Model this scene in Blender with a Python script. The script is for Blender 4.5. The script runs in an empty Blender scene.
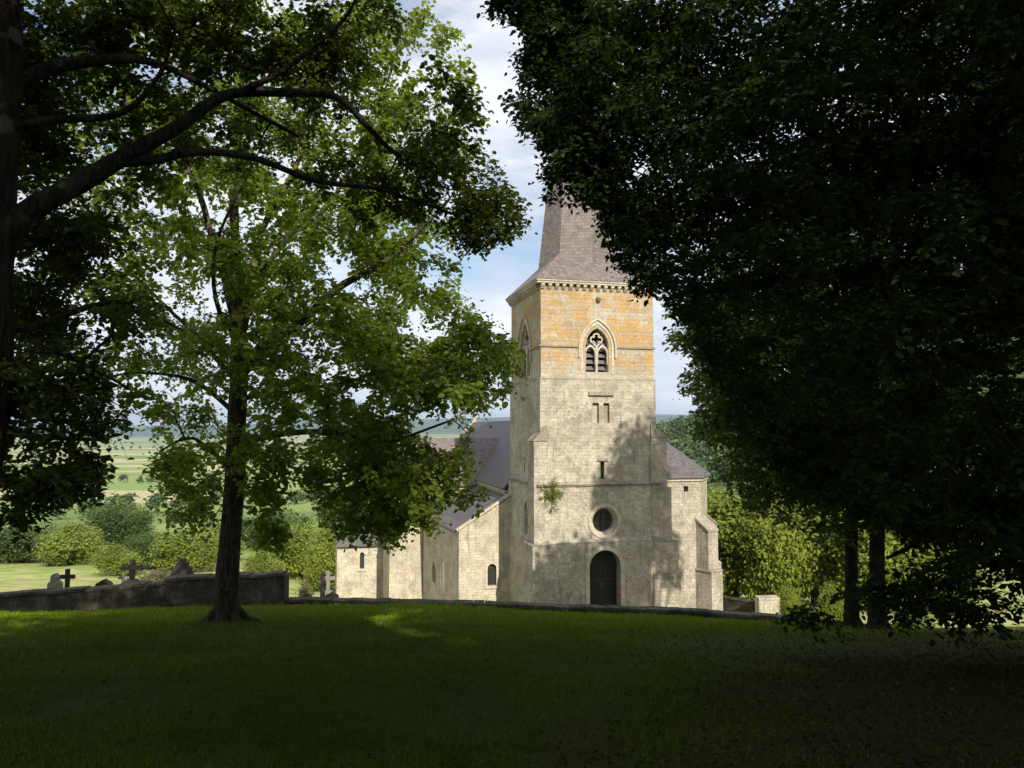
import bpy, bmesh, math, random
import numpy as np
from mathutils import Vector, Matrix, noise as mnoise
S = bpy.context.scene
COL = S.collection
R = math.radians
F = 768.0; PITCH = R(3.28)
# ------------------------------------------------------------------ camera
cd = bpy.data.cameras.new('camera'); cd.sensor_width = 36; cd.lens = 36*F/1024
cd.clip_start = 0.1; cd.clip_end = 40000
cam = bpy.data.objects.new('camera', cd); COL.objects.link(cam)
cam.rotation_euler = (R(90)+PITCH, 0, 0); S.camera = cam
# ------------------------------------------------------------------ light
SUN_EL, SUN_AZ = R(31), R(18.5)          # the sun stands behind the camera, to the right
sunpos = Vector((math.sin(SUN_AZ)*math.cos(SUN_EL), -math.cos(SUN_AZ)*math.cos(SUN_EL), math.sin(SUN_EL)))
sl = bpy.data.lights.new('sun', 'SUN'); sl.energy = 5.0; sl.angle = R(0.5); sl.color = (1.0, .93, .83)
sun = bpy.data.objects.new('sun', sl); COL.objects.link(sun)
sun.rotation_euler = sunpos.to_track_quat('Z', 'Y').to_euler()
W_ = bpy.data.worlds.new('World'); S.world = W_; W_.use_nodes = True
nt = W_.node_tree; N = nt.nodes; N.clear(); LK = nt.links.new
out = N.new('ShaderNodeOutputWorld'); bg = N.new('ShaderNodeBackground'); bg.inputs[1].default_value = 0.10
sky = N.new('ShaderNodeTexSky'); sky.sky_type = 'NISHITA'; sky.sun_disc = False
sky.sun_elevation = SUN_EL; sky.sun_rotation = R(180)-SUN_AZ
tc = N.new('ShaderNodeTexCoord'); mp = N.new('ShaderNodeMapping'); mp.inputs['Scale'].default_value = (1, 1, 3.2)
mp.inputs['Location'].default_value = (.35, .1, .2)
nz = N.new('ShaderNodeTexNoise'); nz.inputs['Scale'].default_value = 3.2; nz.inputs['Detail'].default_value = 9; nz.inputs['Roughness'].default_value = .58
rp = N.new('ShaderNodeValToRGB'); rp.color_ramp.elements[0].position = .30; rp.color_ramp.elements[1].position = .52
nz2 = N.new('ShaderNodeTexNoise'); nz2.inputs['Scale'].default_value = 7; nz2.inputs['Detail'].default_value = 6
rp2 = N.new('ShaderNodeValToRGB'); rp2.color_ramp.elements[0].color = (5.4, 5.8, 6.6, 1); rp2.color_ramp.elements[1].color = (7.6, 7.8, 8.2, 1)
rp2.color_ramp.elements[0].position = .35; rp2.color_ramp.elements[1].position = .65
mx = N.new('ShaderNodeMix'); mx.data_type = 'RGBA'
LK(tc.outputs['Generated'], mp.inputs[0]); LK(mp.outputs[0], nz.inputs[0]); LK(mp.outputs[0], nz2.inputs[0])
LK(nz.outputs[0], rp.inputs[0]); LK(nz2.outputs[0], rp2.inputs[0])
LK(rp.outputs[0], mx.inputs[0]); LK(sky.outputs[0], mx.inputs[6]); LK(rp2.outputs[0], mx.inputs[7])
LK(mx.outputs[2], bg.inputs[0]); LK(bg.outputs[0], out.inputs[0])
vs = S.view_settings; vs.view_transform = 'Standard'; vs.look = 'None'; vs.gamma = 1; vs.use_curve_mapping = False
vs.exposure = 0.5
S.cycles.max_bounces = 5; S.cycles.diffuse_bounces = 3; S.cycles.glossy_bounces = 2; S.cycles.transmission_bounces = 3
S.cycles.volume_bounces = 0; S.cycles.use_denoising = True

# ------------------------------------------------------------------ geometry helpers
SP, CP = math.sin(PITCH), math.cos(PITCH)
def at(px, py, Y):
    """world point seen at pixel (px,py) at depth Y (along world +Y)"""
    xc = (px-512)/F; zc = (384-py)/F
    d = (xc, CP-SP*zc, SP+CP*zc); k = Y/d[1]
    return Vector((d[0]*k, Y, d[2]*k))
def proj(P):
    """N x 3 -> px, py, depth"""
    P = np.asarray(P, float)
    dep = P[:, 1]*CP + P[:, 2]*SP; up = P[:, 2]*CP - P[:, 1]*SP
    dd = np.where(dep > .05, dep, .05)
    return 512+F*P[:, 0]/dd, 384-F*up/dd, dep
def inpoly(x, y, poly):
    r = np.zeros(len(x), bool); n = len(poly); j = n-1
    for i in range(n):
        xi, yi = poly[i]; xj, yj = poly[j]
        c = ((yi > y) != (yj > y)) & (x < (xj-xi)*(y-yi)/((yj-yi) or 1e-9)+xi)
        r ^= c; j = i
    return r
def sm(a, b, x): 
    t = np.clip((np.asarray(x, float)-a)/(b-a), 0, 1); return t*t*(3-2*t)
LEFT = ([-80, 0, 3.6, 8, 14, 20, 25.2, 30, 45, 60, 90, 150, 400, 900, 2500, 5000, 8000, 15000],
        [-.9, -1.6, -1.82, -2.43, -3.5, -4.68, -5.72, -6.8, -10.2, -12.6, -17.5, -23.5, -38, -50, -62, -60, 28, 30])
CHUR = ([-80, 0, 3.6, 8, 14, 20, 25.2, 26.5, 36, 50, 60, 75, 90, 150, 400, 900, 2500, 5000, 8000, 15000],
        [-.9, -1.6, -1.82, -2.43, -3.5, -4.68, -5.72, -7.2, -11.7, -12.2, -13.6, -16.8, -18.6, -24, -38, -50, -62, -40, 100, 100])
def ground_z(x, y):
    x = np.asarray(x, float); y = np.asarray(y, float)
    a = np.interp(y, *LEFT); b = np.interp(y, *CHUR)
    w = sm(-11, -7.5, x/np.maximum(1, y/30))
    z = a*(1-w)+b*w
    near = np.clip(y/25, 0, 1)*(1-sm(40, 70, y))
    z = z-(.062*np.clip(x+2, 0, 14)+.03*np.clip(-x-7, 0, 12))*near
    u = x/np.maximum(y, 1)
    hill = (sm(.10, .2, u)*33+np.clip(u-.2, 0, .7)*210)*np.exp(-((y-560)/210.)**2)
    z = z+hill
    far = sm(5200, 7800, y)
    z = z+far*(18*np.sin(x/1400.+1)+10*np.sin(x/520.))+far*sm(.02, .2, u)*25
    lawn = (y < 25.2)
    z = z+np.where(lawn, .035*np.sin(x*.9+1)*np.sin(y*.7)+.02*np.sin(x*2.3)*np.sin(y*1.9+2), 0)
    return z
def gz(x, y): return float(ground_z(x, y))

def link_mesh(name, verts, loops_idx, counts, mat, parent=None, attr=None, smooth=False):
    me = bpy.data.meshes.new(name)
    verts = np.asarray(verts, np.float32); loops_idx = np.asarray(loops_idx, np.int32).ravel(); counts = np.asarray(counts, np.int32)
    me.vertices.add(len(verts)); me.vertices.foreach_set('co', verts.ravel())
    me.loops.add(len(loops_idx)); me.loops.foreach_set('vertex_index', loops_idx)
    me.polygons.add(len(counts)); st = np.concatenate(([0], np.cumsum(counts)[:-1])).astype(np.int32)
    me.polygons.foreach_set('loop_start', st)
    me.polygons.foreach_set('use_smooth', np.full(len(counts), smooth, bool))
    me.update(calc_edges=True)
    if attr is not None:
        a = me.attributes.new('rnd', 'FLOAT', 'POINT'); a.data.foreach_set('value', np.asarray(attr, np.float32))
    me.materials.append(mat)
    o = bpy.data.objects.new(name, me); COL.objects.link(o)
    if parent: o.parent = parent
    return o
def tag(o, label=None, cat=None, group=None, kind=None):
    if label: o['label'] = label
    if cat: o['category'] = cat
    if group: o['group'] = group
    if kind: o['kind'] = kind
    return o
def empty(name, loc, rz=0):
    o = bpy.data.objects.new(name, None); COL.objects.link(o); o.location = loc; o.rotation_euler = (0, 0, rz); o.empty_display_size = .2
    return o
class MB:
    def __init__(s): s.v = []; s.f = []
    def add(s, vs, fs):
        b = len(s.v); s.v += [tuple(p) for p in vs]; s.f += [tuple(b+i for i in f) for f in fs]; return s
    def hexa(s, lo, hi):
        """lo, hi: 4 points each, counterclockwise from above"""
        return s.add(list(lo)+list(hi), [(3, 2, 1, 0), (4, 5, 6, 7), (0, 1, 5, 4), (1, 2, 6, 5), (2, 3, 7, 6), (3, 0, 4, 7)])
    def box(s, x0, x1, y0, y1, z0, z1):
        return s.hexa([(x0, y0, z0), (x1, y0, z0), (x1, y1, z0), (x0, y1, z0)], [(x0, y0, z1), (x1, y0, z1), (x1, y1, z1), (x0, y1, z1)])
    def foot(s, pts, z0, z1):
        """vertical prism over a footprint (ccw); z1 may be a list"""
        n = len(pts); z1 = z1 if isinstance(z1, (list, tuple)) else [z1]*n
        vs = [(p[0], p[1], z0) for p in pts]+[(p[0], p[1], z) for p, z in zip(pts, z1)]
        return s.add(vs, [tuple(range(n-1, -1, -1)), tuple(range(n, 2*n))]+[(i, (i+1) % n, n+(i+1) % n, n+i) for i in range(n)])
    def ext(s, poly, axis, a, b):
        """extrude 2D poly (h,z) along 'y' (h=x) or 'x' (h=y) from a to b"""
        n = len(poly)
        if axis == 'y': P = lambda p, t: (p[0], t, p[1])
        else: P = lambda p, t: (t, p[0], p[1])
        vs = [P(p, a) for p in poly]+[P(p, b) for p in poly]
        s.add(vs, [tuple(range(n)), tuple(range(2*n-1, n-1, -1))]+[(i, n+i, n+(i+1) % n, (i+1) % n) for i in range(n)])
        return s
    def ring(s, outer, inner, axis, a, b):
        """frame between two open/closed polylines with equal count, extruded a..b (closed)"""
        n = len(outer)
        P = (lambda p, t: (p[0], t, p[1])) if axis == 'y' else (lambda p, t: (t, p[0], p[1]))
        vs = [P(p, a) for p in outer]+[P(p, a) for p in inner]+[P(p, b) for p in outer]+[P(p, b) for p in inner]
        fs = []
        for i in range(n-1):
            j = i+1
            fs += [(i, j, n+j, n+i), (2*n+i, 3*n+i, 3*n+j, 2*n+j), (i, 2*n+i, 2*n+j, j), (n+i, n+j, 3*n+j, 3*n+i)]
        if (Vector(outer[0])-Vector(outer[-1])).length > 1e-6:
            fs += [(0, n, 3*n, 2*n), (n-1, 3*n-1, 4*n-1, 2*n-1)]
        s.add(vs, fs); return s
    def tube(s, pts, rad, seg=8, cap=True):
        pts = [Vector(p) for p in pts]; n = len(pts)
        rad = rad if isinstance(rad, (list, tuple)) else [rad]*n
        vs = []; fs = []
        up = Vector((.13, .31, .94))
        for i, p in enumerate(pts):
            t = (pts[min(i+1, n-1)]-pts[max(i-1, 0)]).normalized()
            a = t.cross(up)
            if a.length < .1: a = t.cross(Vector((1, 0, 0)))
            a.normalize(); b = a.cross(t)
            for k in range(seg):
                w = 2*math.pi*k/seg; vs.append(p+(a*math.cos(w)+b*math.sin(w))*rad[i])
        for i in range(n-1):
            for k in range(seg):
                j = (k+1) % seg; fs.append((i*seg+k, i*seg+j, (i+1)*seg+j, (i+1)*seg+k))
        if cap: fs += [tuple(range(seg-1, -1, -1)), tuple((n-1)*seg+k for k in range(seg))]
        return s.add(vs, fs)
    def build(s, name, mat, parent=None, uv=True, smooth=False, bevel=0, sub=0, jitter=0):
        me = bpy.data.meshes.new(name); me.from_pydata(s.v, [], s.f); me.update()
        bm = bmesh.new(); bm.from_mesh(me); bmesh.ops.recalc_face_normals(bm, faces=bm.faces)
        if bevel: bmesh.ops.bevel(bm, geom=[e for e in bm.edges], offset=bevel, segments=1, affect='EDGES', clamp_overlap=True)
        if sub:
            bmesh.ops.subdivide_edges(bm, edges=bm.edges, cuts=sub, use_grid_fill=True)
        if jitter:
            for v in bm.verts:
                nn = mnoise.noise_vector(v.co*1.7)*jitter + mnoise.noise_vector(v.co*5.1)*jitter*.5
                v.co += nn
        bm.to_mesh(me); bm.free()
        if uv: boxuv(me)
        if smooth:
            for p in me.polygons: p.use_smooth = True
        me.materials.append(mat)
        o = bpy.data.objects.new(name, me); COL.objects.link(o)
        if parent: o.parent = parent
        return o
def boxuv(me):
    uvl = me.uv_layers[0] if me.uv_layers else me.uv_layers.new(name='UVMap')
    for p in me.polygons:
        n = p.normal
        if abs(n.z) > .93: t = Vector((1, 0, 0)); b = Vector((0, 1, 0))
        else:
            t = Vector((-n.y, n.x, 0)).normalized(); b = n.cross(t)
            if b.z < 0: b = -b
        off = 0 if abs(n.z) > .93 else (0 if abs(n.z) < .2 else .37)
        for li in p.loop_indices:
            co = me.vertices[me.loops[li].vertex_index].co
            uvl.data[li].uv = (co.dot(t)+off, co.z if abs(n.z) < .2 else co.dot(b))
def cut(o, cutter):
    """subtract the MB 'cutter' from object o, applied at once"""
    c = cutter.build('cutter', o.data.materials[0], uv=False)
    m = o.modifiers.new('b', 'BOOLEAN'); m.object = c; m.operation = 'DIFFERENCE'; m.solver = 'EXACT'; m.use_self = True
    par = o.parent; o.parent = None
    bpy.context.view_layer.update()
    me = bpy.data.meshes.new_from_object(o.evaluated_get(bpy.context.evaluated_depsgraph_get()))
    o.modifiers.clear(); old = o.data; o.data = me; me.name = old.name
    bpy.data.meshes.remove(old); cm = c.data; bpy.data.objects.remove(c); bpy.data.meshes.remove(cm)
    o.parent = par; boxuv(me)

# ------------------------------------------------------------------ material helpers
class NM:
    def __init__(s, name):
        s.m = bpy.data.materials.new(name); s.m.use_nodes = True; s.t = s.m.node_tree; s.t.nodes.clear()
        s.o = s.n('ShaderNodeOutputMaterial')
    def n(s, typ, ins=None, **kw):
        x = s.t.nodes.new(typ)
        for k, v in kw.items(): setattr(x, k, v)
        for k, v in (ins or {}).items():
            if isinstance(v, bpy.types.NodeSocket): s.t.links.new(v, x.inputs[k])
            else: x.inputs[k].default_value = v
        return x
    def math(s, op, a, b=0., c=0., clamp=False):
        return s.n('ShaderNodeMath', {0: a, 1: b, 2: c}, operation=op, use_clamp=clamp).outputs[0]
    def mix(s, f, a, b, mode='MIX'):
        return s.n('ShaderNodeMix', {0: f, 6: a, 7: b}, data_type='RGBA', blend_type=mode).outputs[2]
    def step(s, x, a, b):
        return s.n('ShaderNodeMapRange', {0: x, 1: a, 2: b, 3: 0., 4: 1.}, interpolation_type='SMOOTHSTEP').outputs[0]
    def noise(s, vec, scale, detail=4, rough=.55, dist=0.):
        return s.n('ShaderNodeTexNoise', {'Vector': vec, 'Scale': scale, 'Detail': detail, 'Roughness': rough, 'Distortion': dist}).outputs[0]
    def ramp(s, f, stops):
        x = s.n('ShaderNodeValToRGB', {0: f}); e = x.color_ramp.elements
        while len(e) < len(stops): e.new(.5)
        for q, (p, c) in zip(e, stops): q.position = p; q.color = tuple(c)+(1,) if len(c) == 3 else c
        return x.outputs[0]
    def pos(s): return s.n('ShaderNodeTexCoord').outputs['Object']
    def xyz(s, v):
        x = s.n('ShaderNodeSeparateXYZ', {0: v}); return x.outputs
    def bump(s, h, strength=.5, dist=.02):
        return s.n('ShaderNodeBump', {'Height': h, 'Strength': strength, 'Distance': dist}).outputs[0]
    def pbr(s, col, rough=.9, normal=None, spec=.2, metal=0.):
        p = s.n('ShaderNodeBsdfPrincipled', {'Base Color': col, 'Roughness': rough, 'Specular IOR Level': spec, 'Metallic': metal})
        if normal is not None: s.t.links.new(normal, p.inputs['Normal'])
        s.t.links.new(p.outputs[0], s.o.inputs[0]); return s.m
def c4(r, g, b): return (r, g, b, 1)
def m_plain(name, col, rough=.8, var=.25, scale=8, spec=.2, metal=0.):
    q = NM(name); p = q.pos(); f = q.noise(p, scale, 5)
    c = q.mix(f, c4(*[x*(1-var) for x in col]), c4(*[x*(1+var) for x in col]))
    return q.pbr(c, rough, q.bump(f, .3, .01), spec, metal)
def m_stone(name, ochre_z=None, pale=(.44, .395, .305), grey=(.20, .185, .155), dirt=.5, rubble=0.015, bw=.42, bh=.21):
    q = NM(name); uv = q.n('ShaderNodeTexCoord').outputs['UV']; ps = q.pos()
    wob = q.n('ShaderNodeTexNoise', {'Vector': ps, 'Scale': 2.2, 'Detail': 3.}).outputs['Color']
    uvw = q.n('ShaderNodeVectorMath', {0: uv, 1: q.n('ShaderNodeVectorMath', {0: wob, 1: (.05+rubble, .05+rubble, 0)}, operation='MULTIPLY').outputs[0]}, operation='ADD').outputs[0]
    br = q.n('ShaderNodeTexBrick', {'Vector': uvw, 'Color1': c4(0, 0, 0), 'Color2': c4(1, 1, 1), 'Mortar': c4(.5, .5, .5), 'Scale': 1.,
             'Mortar Size': .014, 'Mortar Smooth': .4, 'Bias': 0., 'Brick Width': bw, 'Row Height': bh}, offset=.5, squash=.7, squash_frequency=3)
    blk = br.outputs[0]; mort = br.outputs[1]
    z = q.xyz(uv)[1]
    n1 = q.noise(ps, .45, 6, .6); n2 = q.noise(ps, 2.3, 6, .65); n3 = q.noise(ps, 11, 5, .6)
    base = q.mix(blk, c4(*[x*.86 for x in pale]), c4(*[min(x*1.10, .8) for x in pale]))
    if ochre_z is not None:
        a, b = ochre_z
        h = q.step(z, a, b)
        f = q.math('MULTIPLY', h, q.step(q.math('ADD', q.math('MULTIPLY', blk, .16), q.math('ADD', n1, q.math('MULTIPLY', n2, .55))), .74, .88), clamp=True)
        base = q.mix(f, base, c4(.44, .27, .085))
        band = q.math('MULTIPLY', h, q.step(q.noise(q.n('ShaderNodeMapping', {0: uv, 3: (.25, 3.2, 1)}).outputs[0], 1.0, 3), .48, .62))
        base = q.mix(q.math('MULTIPLY', band, .55), base, c4(.40, .36, .30))
    g = q.math('MULTIPLY', q.step(q.math('ADD', q.math('MULTIPLY', n2, .6), q.math('MULTIPLY', n1, .7)), .58, .86), dirt)
    base = q.mix(g, base, c4(*grey))
    base = q.mix(q.math('MULTIPLY', q.step(q.noise(q.n('ShaderNodeMapping', {0: uv, 3: (.5, 1.6, 1)}).outputs[0], .55, 5, .6), .48, .62), .35), base, c4(grey[0]*1.1, grey[1]*.98, grey[2]*.8))
    base = q.mix(q.math('MULTIPLY', q.step(q.noise(ps, 5.5, 6, .7), .45, .72), .55), base, c4(grey[0]*.8, grey[1]*.74, grey[2]*.66))
    base = q.mix(q.math('MULTIPLY', q.step(q.noise(ps, 3.1, 6, .7, .5), .52, .70), .35), base, c4(min(pale[0]*1.3, .7), min(pale[1]*1.26, .66), pale[2]*1.15))
    streak = q.noise(q.n('ShaderNodeMapping', {0: uv, 3: (2.2, .22, 1)}).outputs[0], 1.6, 5, .6)
    base = q.mix(q.math('MULTIPLY', q.step(streak, .52, .75), dirt), base, c4(.14, .13, .11))
    base = q.mix(q.math('MULTIPLY', q.step(n3, .46, .7), .5), base, c4(*[x*.55 for x in grey]))
    base = q.mix(q.math('MULTIPLY', q.math('MULTIPLY', mort, q.step(n2, .35, .65)), .16), base, c4(.22, .19, .15))
    sp = q.n('ShaderNodeTexVoronoi', {'Vector': ps, 'Scale': 1.1}).outputs[0]
    base = q.mix(q.math('MULTIPLY', q.math('SUBTRACT', 1., q.step(sp, .03, .09)), .6), base, c4(.05, .045, .04))
    base = q.mix(q.math('MULTIPLY', q.step(q.noise(ps, .7, 8, .75), .46, .62), dirt*.85), base, c4(.20, .18, .14))
    base = q.mix(q.math('MULTIPLY', q.step(q.noise(ps, 8, 5, .7), .6, .68), .5), base, c4(.11, .105, .09))
    hgt = q.math('SUBTRACT', q.math('ADD', q.math('MULTIPLY', n3, .6), q.math('MULTIPLY', blk, .3)), q.math('MULTIPLY', mort, .45))
    return q.pbr(base, .92, q.bump(hgt, .8, .035), .15)
# 
def m_slate(name, col, rh=.16, var=.3):
    q = NM(name); uv = q.n('ShaderNodeTexCoord').outputs['UV']; ps = q.pos()
    br = q.n('ShaderNodeTexBrick', {'Vector': uv, 'Color1': c4(0, 0, 0), 'Color2': c4(1, 1, 1), 'Mortar': c4(.3, .3, .3), 'Scale': 1.,
             'Mortar Size': .012, 'Mortar Smooth': .2, 'Brick Width': .24, 'Row Height': rh}, offset=.5)
    n1 = q.noise(ps, .6, 6, .6); n2 = q.noise(ps, 6, 4)
    c = q.mix(br.outputs[0], c4(*[x*(1-var) for x in col]), c4(*[x*(1+var) for x in col]))
    c = q.mix(q.math('MULTIPLY', q.step(n1, .45, .7), .5), c, c4(col[0]*1.25, col[1]*1.2, col[2]*1.05))
    c = q.mix(q.math('MULTIPLY', q.step(n2, .62, .75), .5), c, c4(.24, .23, .19))
    c = q.mix(q.math('MULTIPLY', br.outputs[1], .6), c, c4(.03, .03, .03))
    sep = q.xyz(uv); saw = q.math('FRACT', q.math('DIVIDE', sep[1], rh))
    return q.pbr(c, .6, q.bump(q.math('ADD', q.math('MULTIPLY', saw, -.6), n2), .5, .03), .35)
def m_leaf(name, dark, light, trans, tw=.4, gloss=.16):
    q = NM(name); a = q.n('ShaderNodeAttribute', attribute_name='rnd').outputs['Fac']
    ps = q.pos(); n = q.noise(ps, .9, 3)
    f = q.math('ADD', q.math('MULTIPLY', a, .7), q.math('MULTIPLY', n, .3))
    c = q.mix(f, c4(*dark), c4(*light)); t = q.mix(f, c4(*[x*.7 for x in trans]), c4(*[x*1.25 for x in trans]))
    d = q.n('ShaderNodeBsdfDiffuse', {0: c, 1: .4}); tr = q.n('ShaderNodeBsdfTranslucent', {0: t})
    m1 = q.n('ShaderNodeMixShader', {0: tw, 1: d.outputs[0], 2: tr.outputs[0]})
    gl = q.n('ShaderNodeBsdfGlossy', {0: c4(.8, .9, .6), 'Roughness': .4})
    fr = q.n('ShaderNodeFresnel', {0: 1.35})
    m2 = q.n('ShaderNodeMixShader', {0: q.math('MULTIPLY', fr.outputs[0], gloss), 1: m1.outputs[0], 2: gl.outputs[0]})
    q.t.links.new(m2.outputs[0], q.o.inputs[0]); return q.m
def m_bark(name, col):
    q = NM(name); ps = q.pos()
    st = q.n('ShaderNodeMapping', {0: ps, 3: (9, 9, 1.6)}).outputs[0]
    n = q.noise(st, 2.2, 7, .65, .6); m = q.noise(ps, 1.3, 5)
    c = q.mix(q.step(n, .35, .65), c4(*[x*.35 for x in col]), c4(*[x*1.7 for x in col]))
    c = q.mix(q.math('MULTIPLY', q.step(m, .52, .7), .6), c, c4(.10, .115, .05))
    c = q.mix(q.math('MULTIPLY', q.step(q.noise(ps, 4, 5), .6, .7), .4), c, c4(.26, .26, .22))
    return q.pbr(c, .95, q.bump(n, 1., .06), .1)

M = {}
M['stone'] = m_stone('tower_stone', None, dirt=.75)
M['upper'] = m_stone('ochre_stone', (2.6, 4.6), dirt=.35, bw=.6, bh=.25)
M['aisle'] = m_stone('aisle_stone', None, (.53, .47, .36), (.31, .28, .23), dirt=.6, bw=.4, bh=.2)
M['trim'] = m_stone('trim_stone', None, (.50, .45, .35), (.3, .27, .22), dirt=.35, bw=1.1, bh=5.)
M['ledge'] = m_stone('weathered_ledge_stone', None, (.33, .29, .22), (.14, .13, .11), dirt=.8, bw=1.1, bh=5.)
M['slate'] = m_slate('slate', (.098, .088, .088)); M['spire'] = m_slate('spire_slate', (.15, .125, .11), .22)
M['redslate'] = m_slate('rosy_slate', (.15, .12, .115))
M['dark'] = m_plain('dark_interior', (.012, .012, .012)); M['glass'] = m_plain('leaded_glass', (.035, .034, .03), .35, spec=.5)
M['door'] = m_plain('door_wood', (.022, .02, .018), .7); M['louvre'] = m_plain('louvre_slate', (.13, .12, .12), .7)
M['iron'] = m_plain('iron', (.04, .035, .035), .6); M['lead'] = m_plain('zinc_pipe', (.09, .09, .09), .5)
M['wallstone'] = m_stone('mossy_shaded_wall_stone', None, (.055, .048, .032), (.025, .027, .016), dirt=.5, rubble=.12, bw=.34, bh=.15)  # mossy dark stone; base colour lowered further to stand in for deep shade
M['grave'] = m_plain('grave_stone', (.17, .16, .135), .9, .45, 9); M['shadedgrave'] = m_plain('shade_darkened_grave_stone', (.028, .025, .022), .8, .4, 9)  # second stone is darkened in its colour to stand in for tree shade
M['palegrave'] = m_plain('pale_grave_stone', (.2, .19, .16), .9, .3, 9)
M['bark_a'] = m_bark('bark', (.06, .05, .035)); M['bark_b'] = m_bark('dark_bark', (.026, .022, .017))
M['leaf_a'] = m_leaf('maple_leaf', (.046, .080, .010), (.14, .185, .02), (.38, .49, .04), .52)
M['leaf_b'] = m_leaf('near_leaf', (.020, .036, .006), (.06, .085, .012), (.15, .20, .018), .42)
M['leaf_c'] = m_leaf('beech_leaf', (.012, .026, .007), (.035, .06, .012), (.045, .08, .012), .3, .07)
M['leaf_d'] = m_leaf('slope_leaf', (.03, .055, .012), (.08, .12, .02), (.14, .2, .02), .4)
M['leaf_f'] = m_leaf('bush_leaf', (.08, .12, .015), (.28, .31, .04), (.18, .24, .03), .35)
M['leaf_g'] = m_leaf('pale_bush_leaf', (.12, .15, .05), (.24, .26, .09), (.2, .24, .06), .3)
M['leaf_w'] = m_leaf('hill_leaf', (.035, .065, .02), (.10, .14, .035), (.08, .12, .02), .3)
M['dry'] = m_leaf('dry_leaf', (.20, .16, .09), (.36, .30, .17), (.2, .15, .06), .3)
M['litter'] = m_leaf('brown_litter', (.04, .028, .015), (.085, .055, .03), (.05, .04, .02), .1, .03)
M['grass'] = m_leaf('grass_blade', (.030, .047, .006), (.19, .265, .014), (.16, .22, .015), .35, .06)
M['weed'] = m_leaf('weed_leaf', (.018, .026, .005), (.05, .062, .010), (.02, .03, .004), .3, .03)

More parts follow.
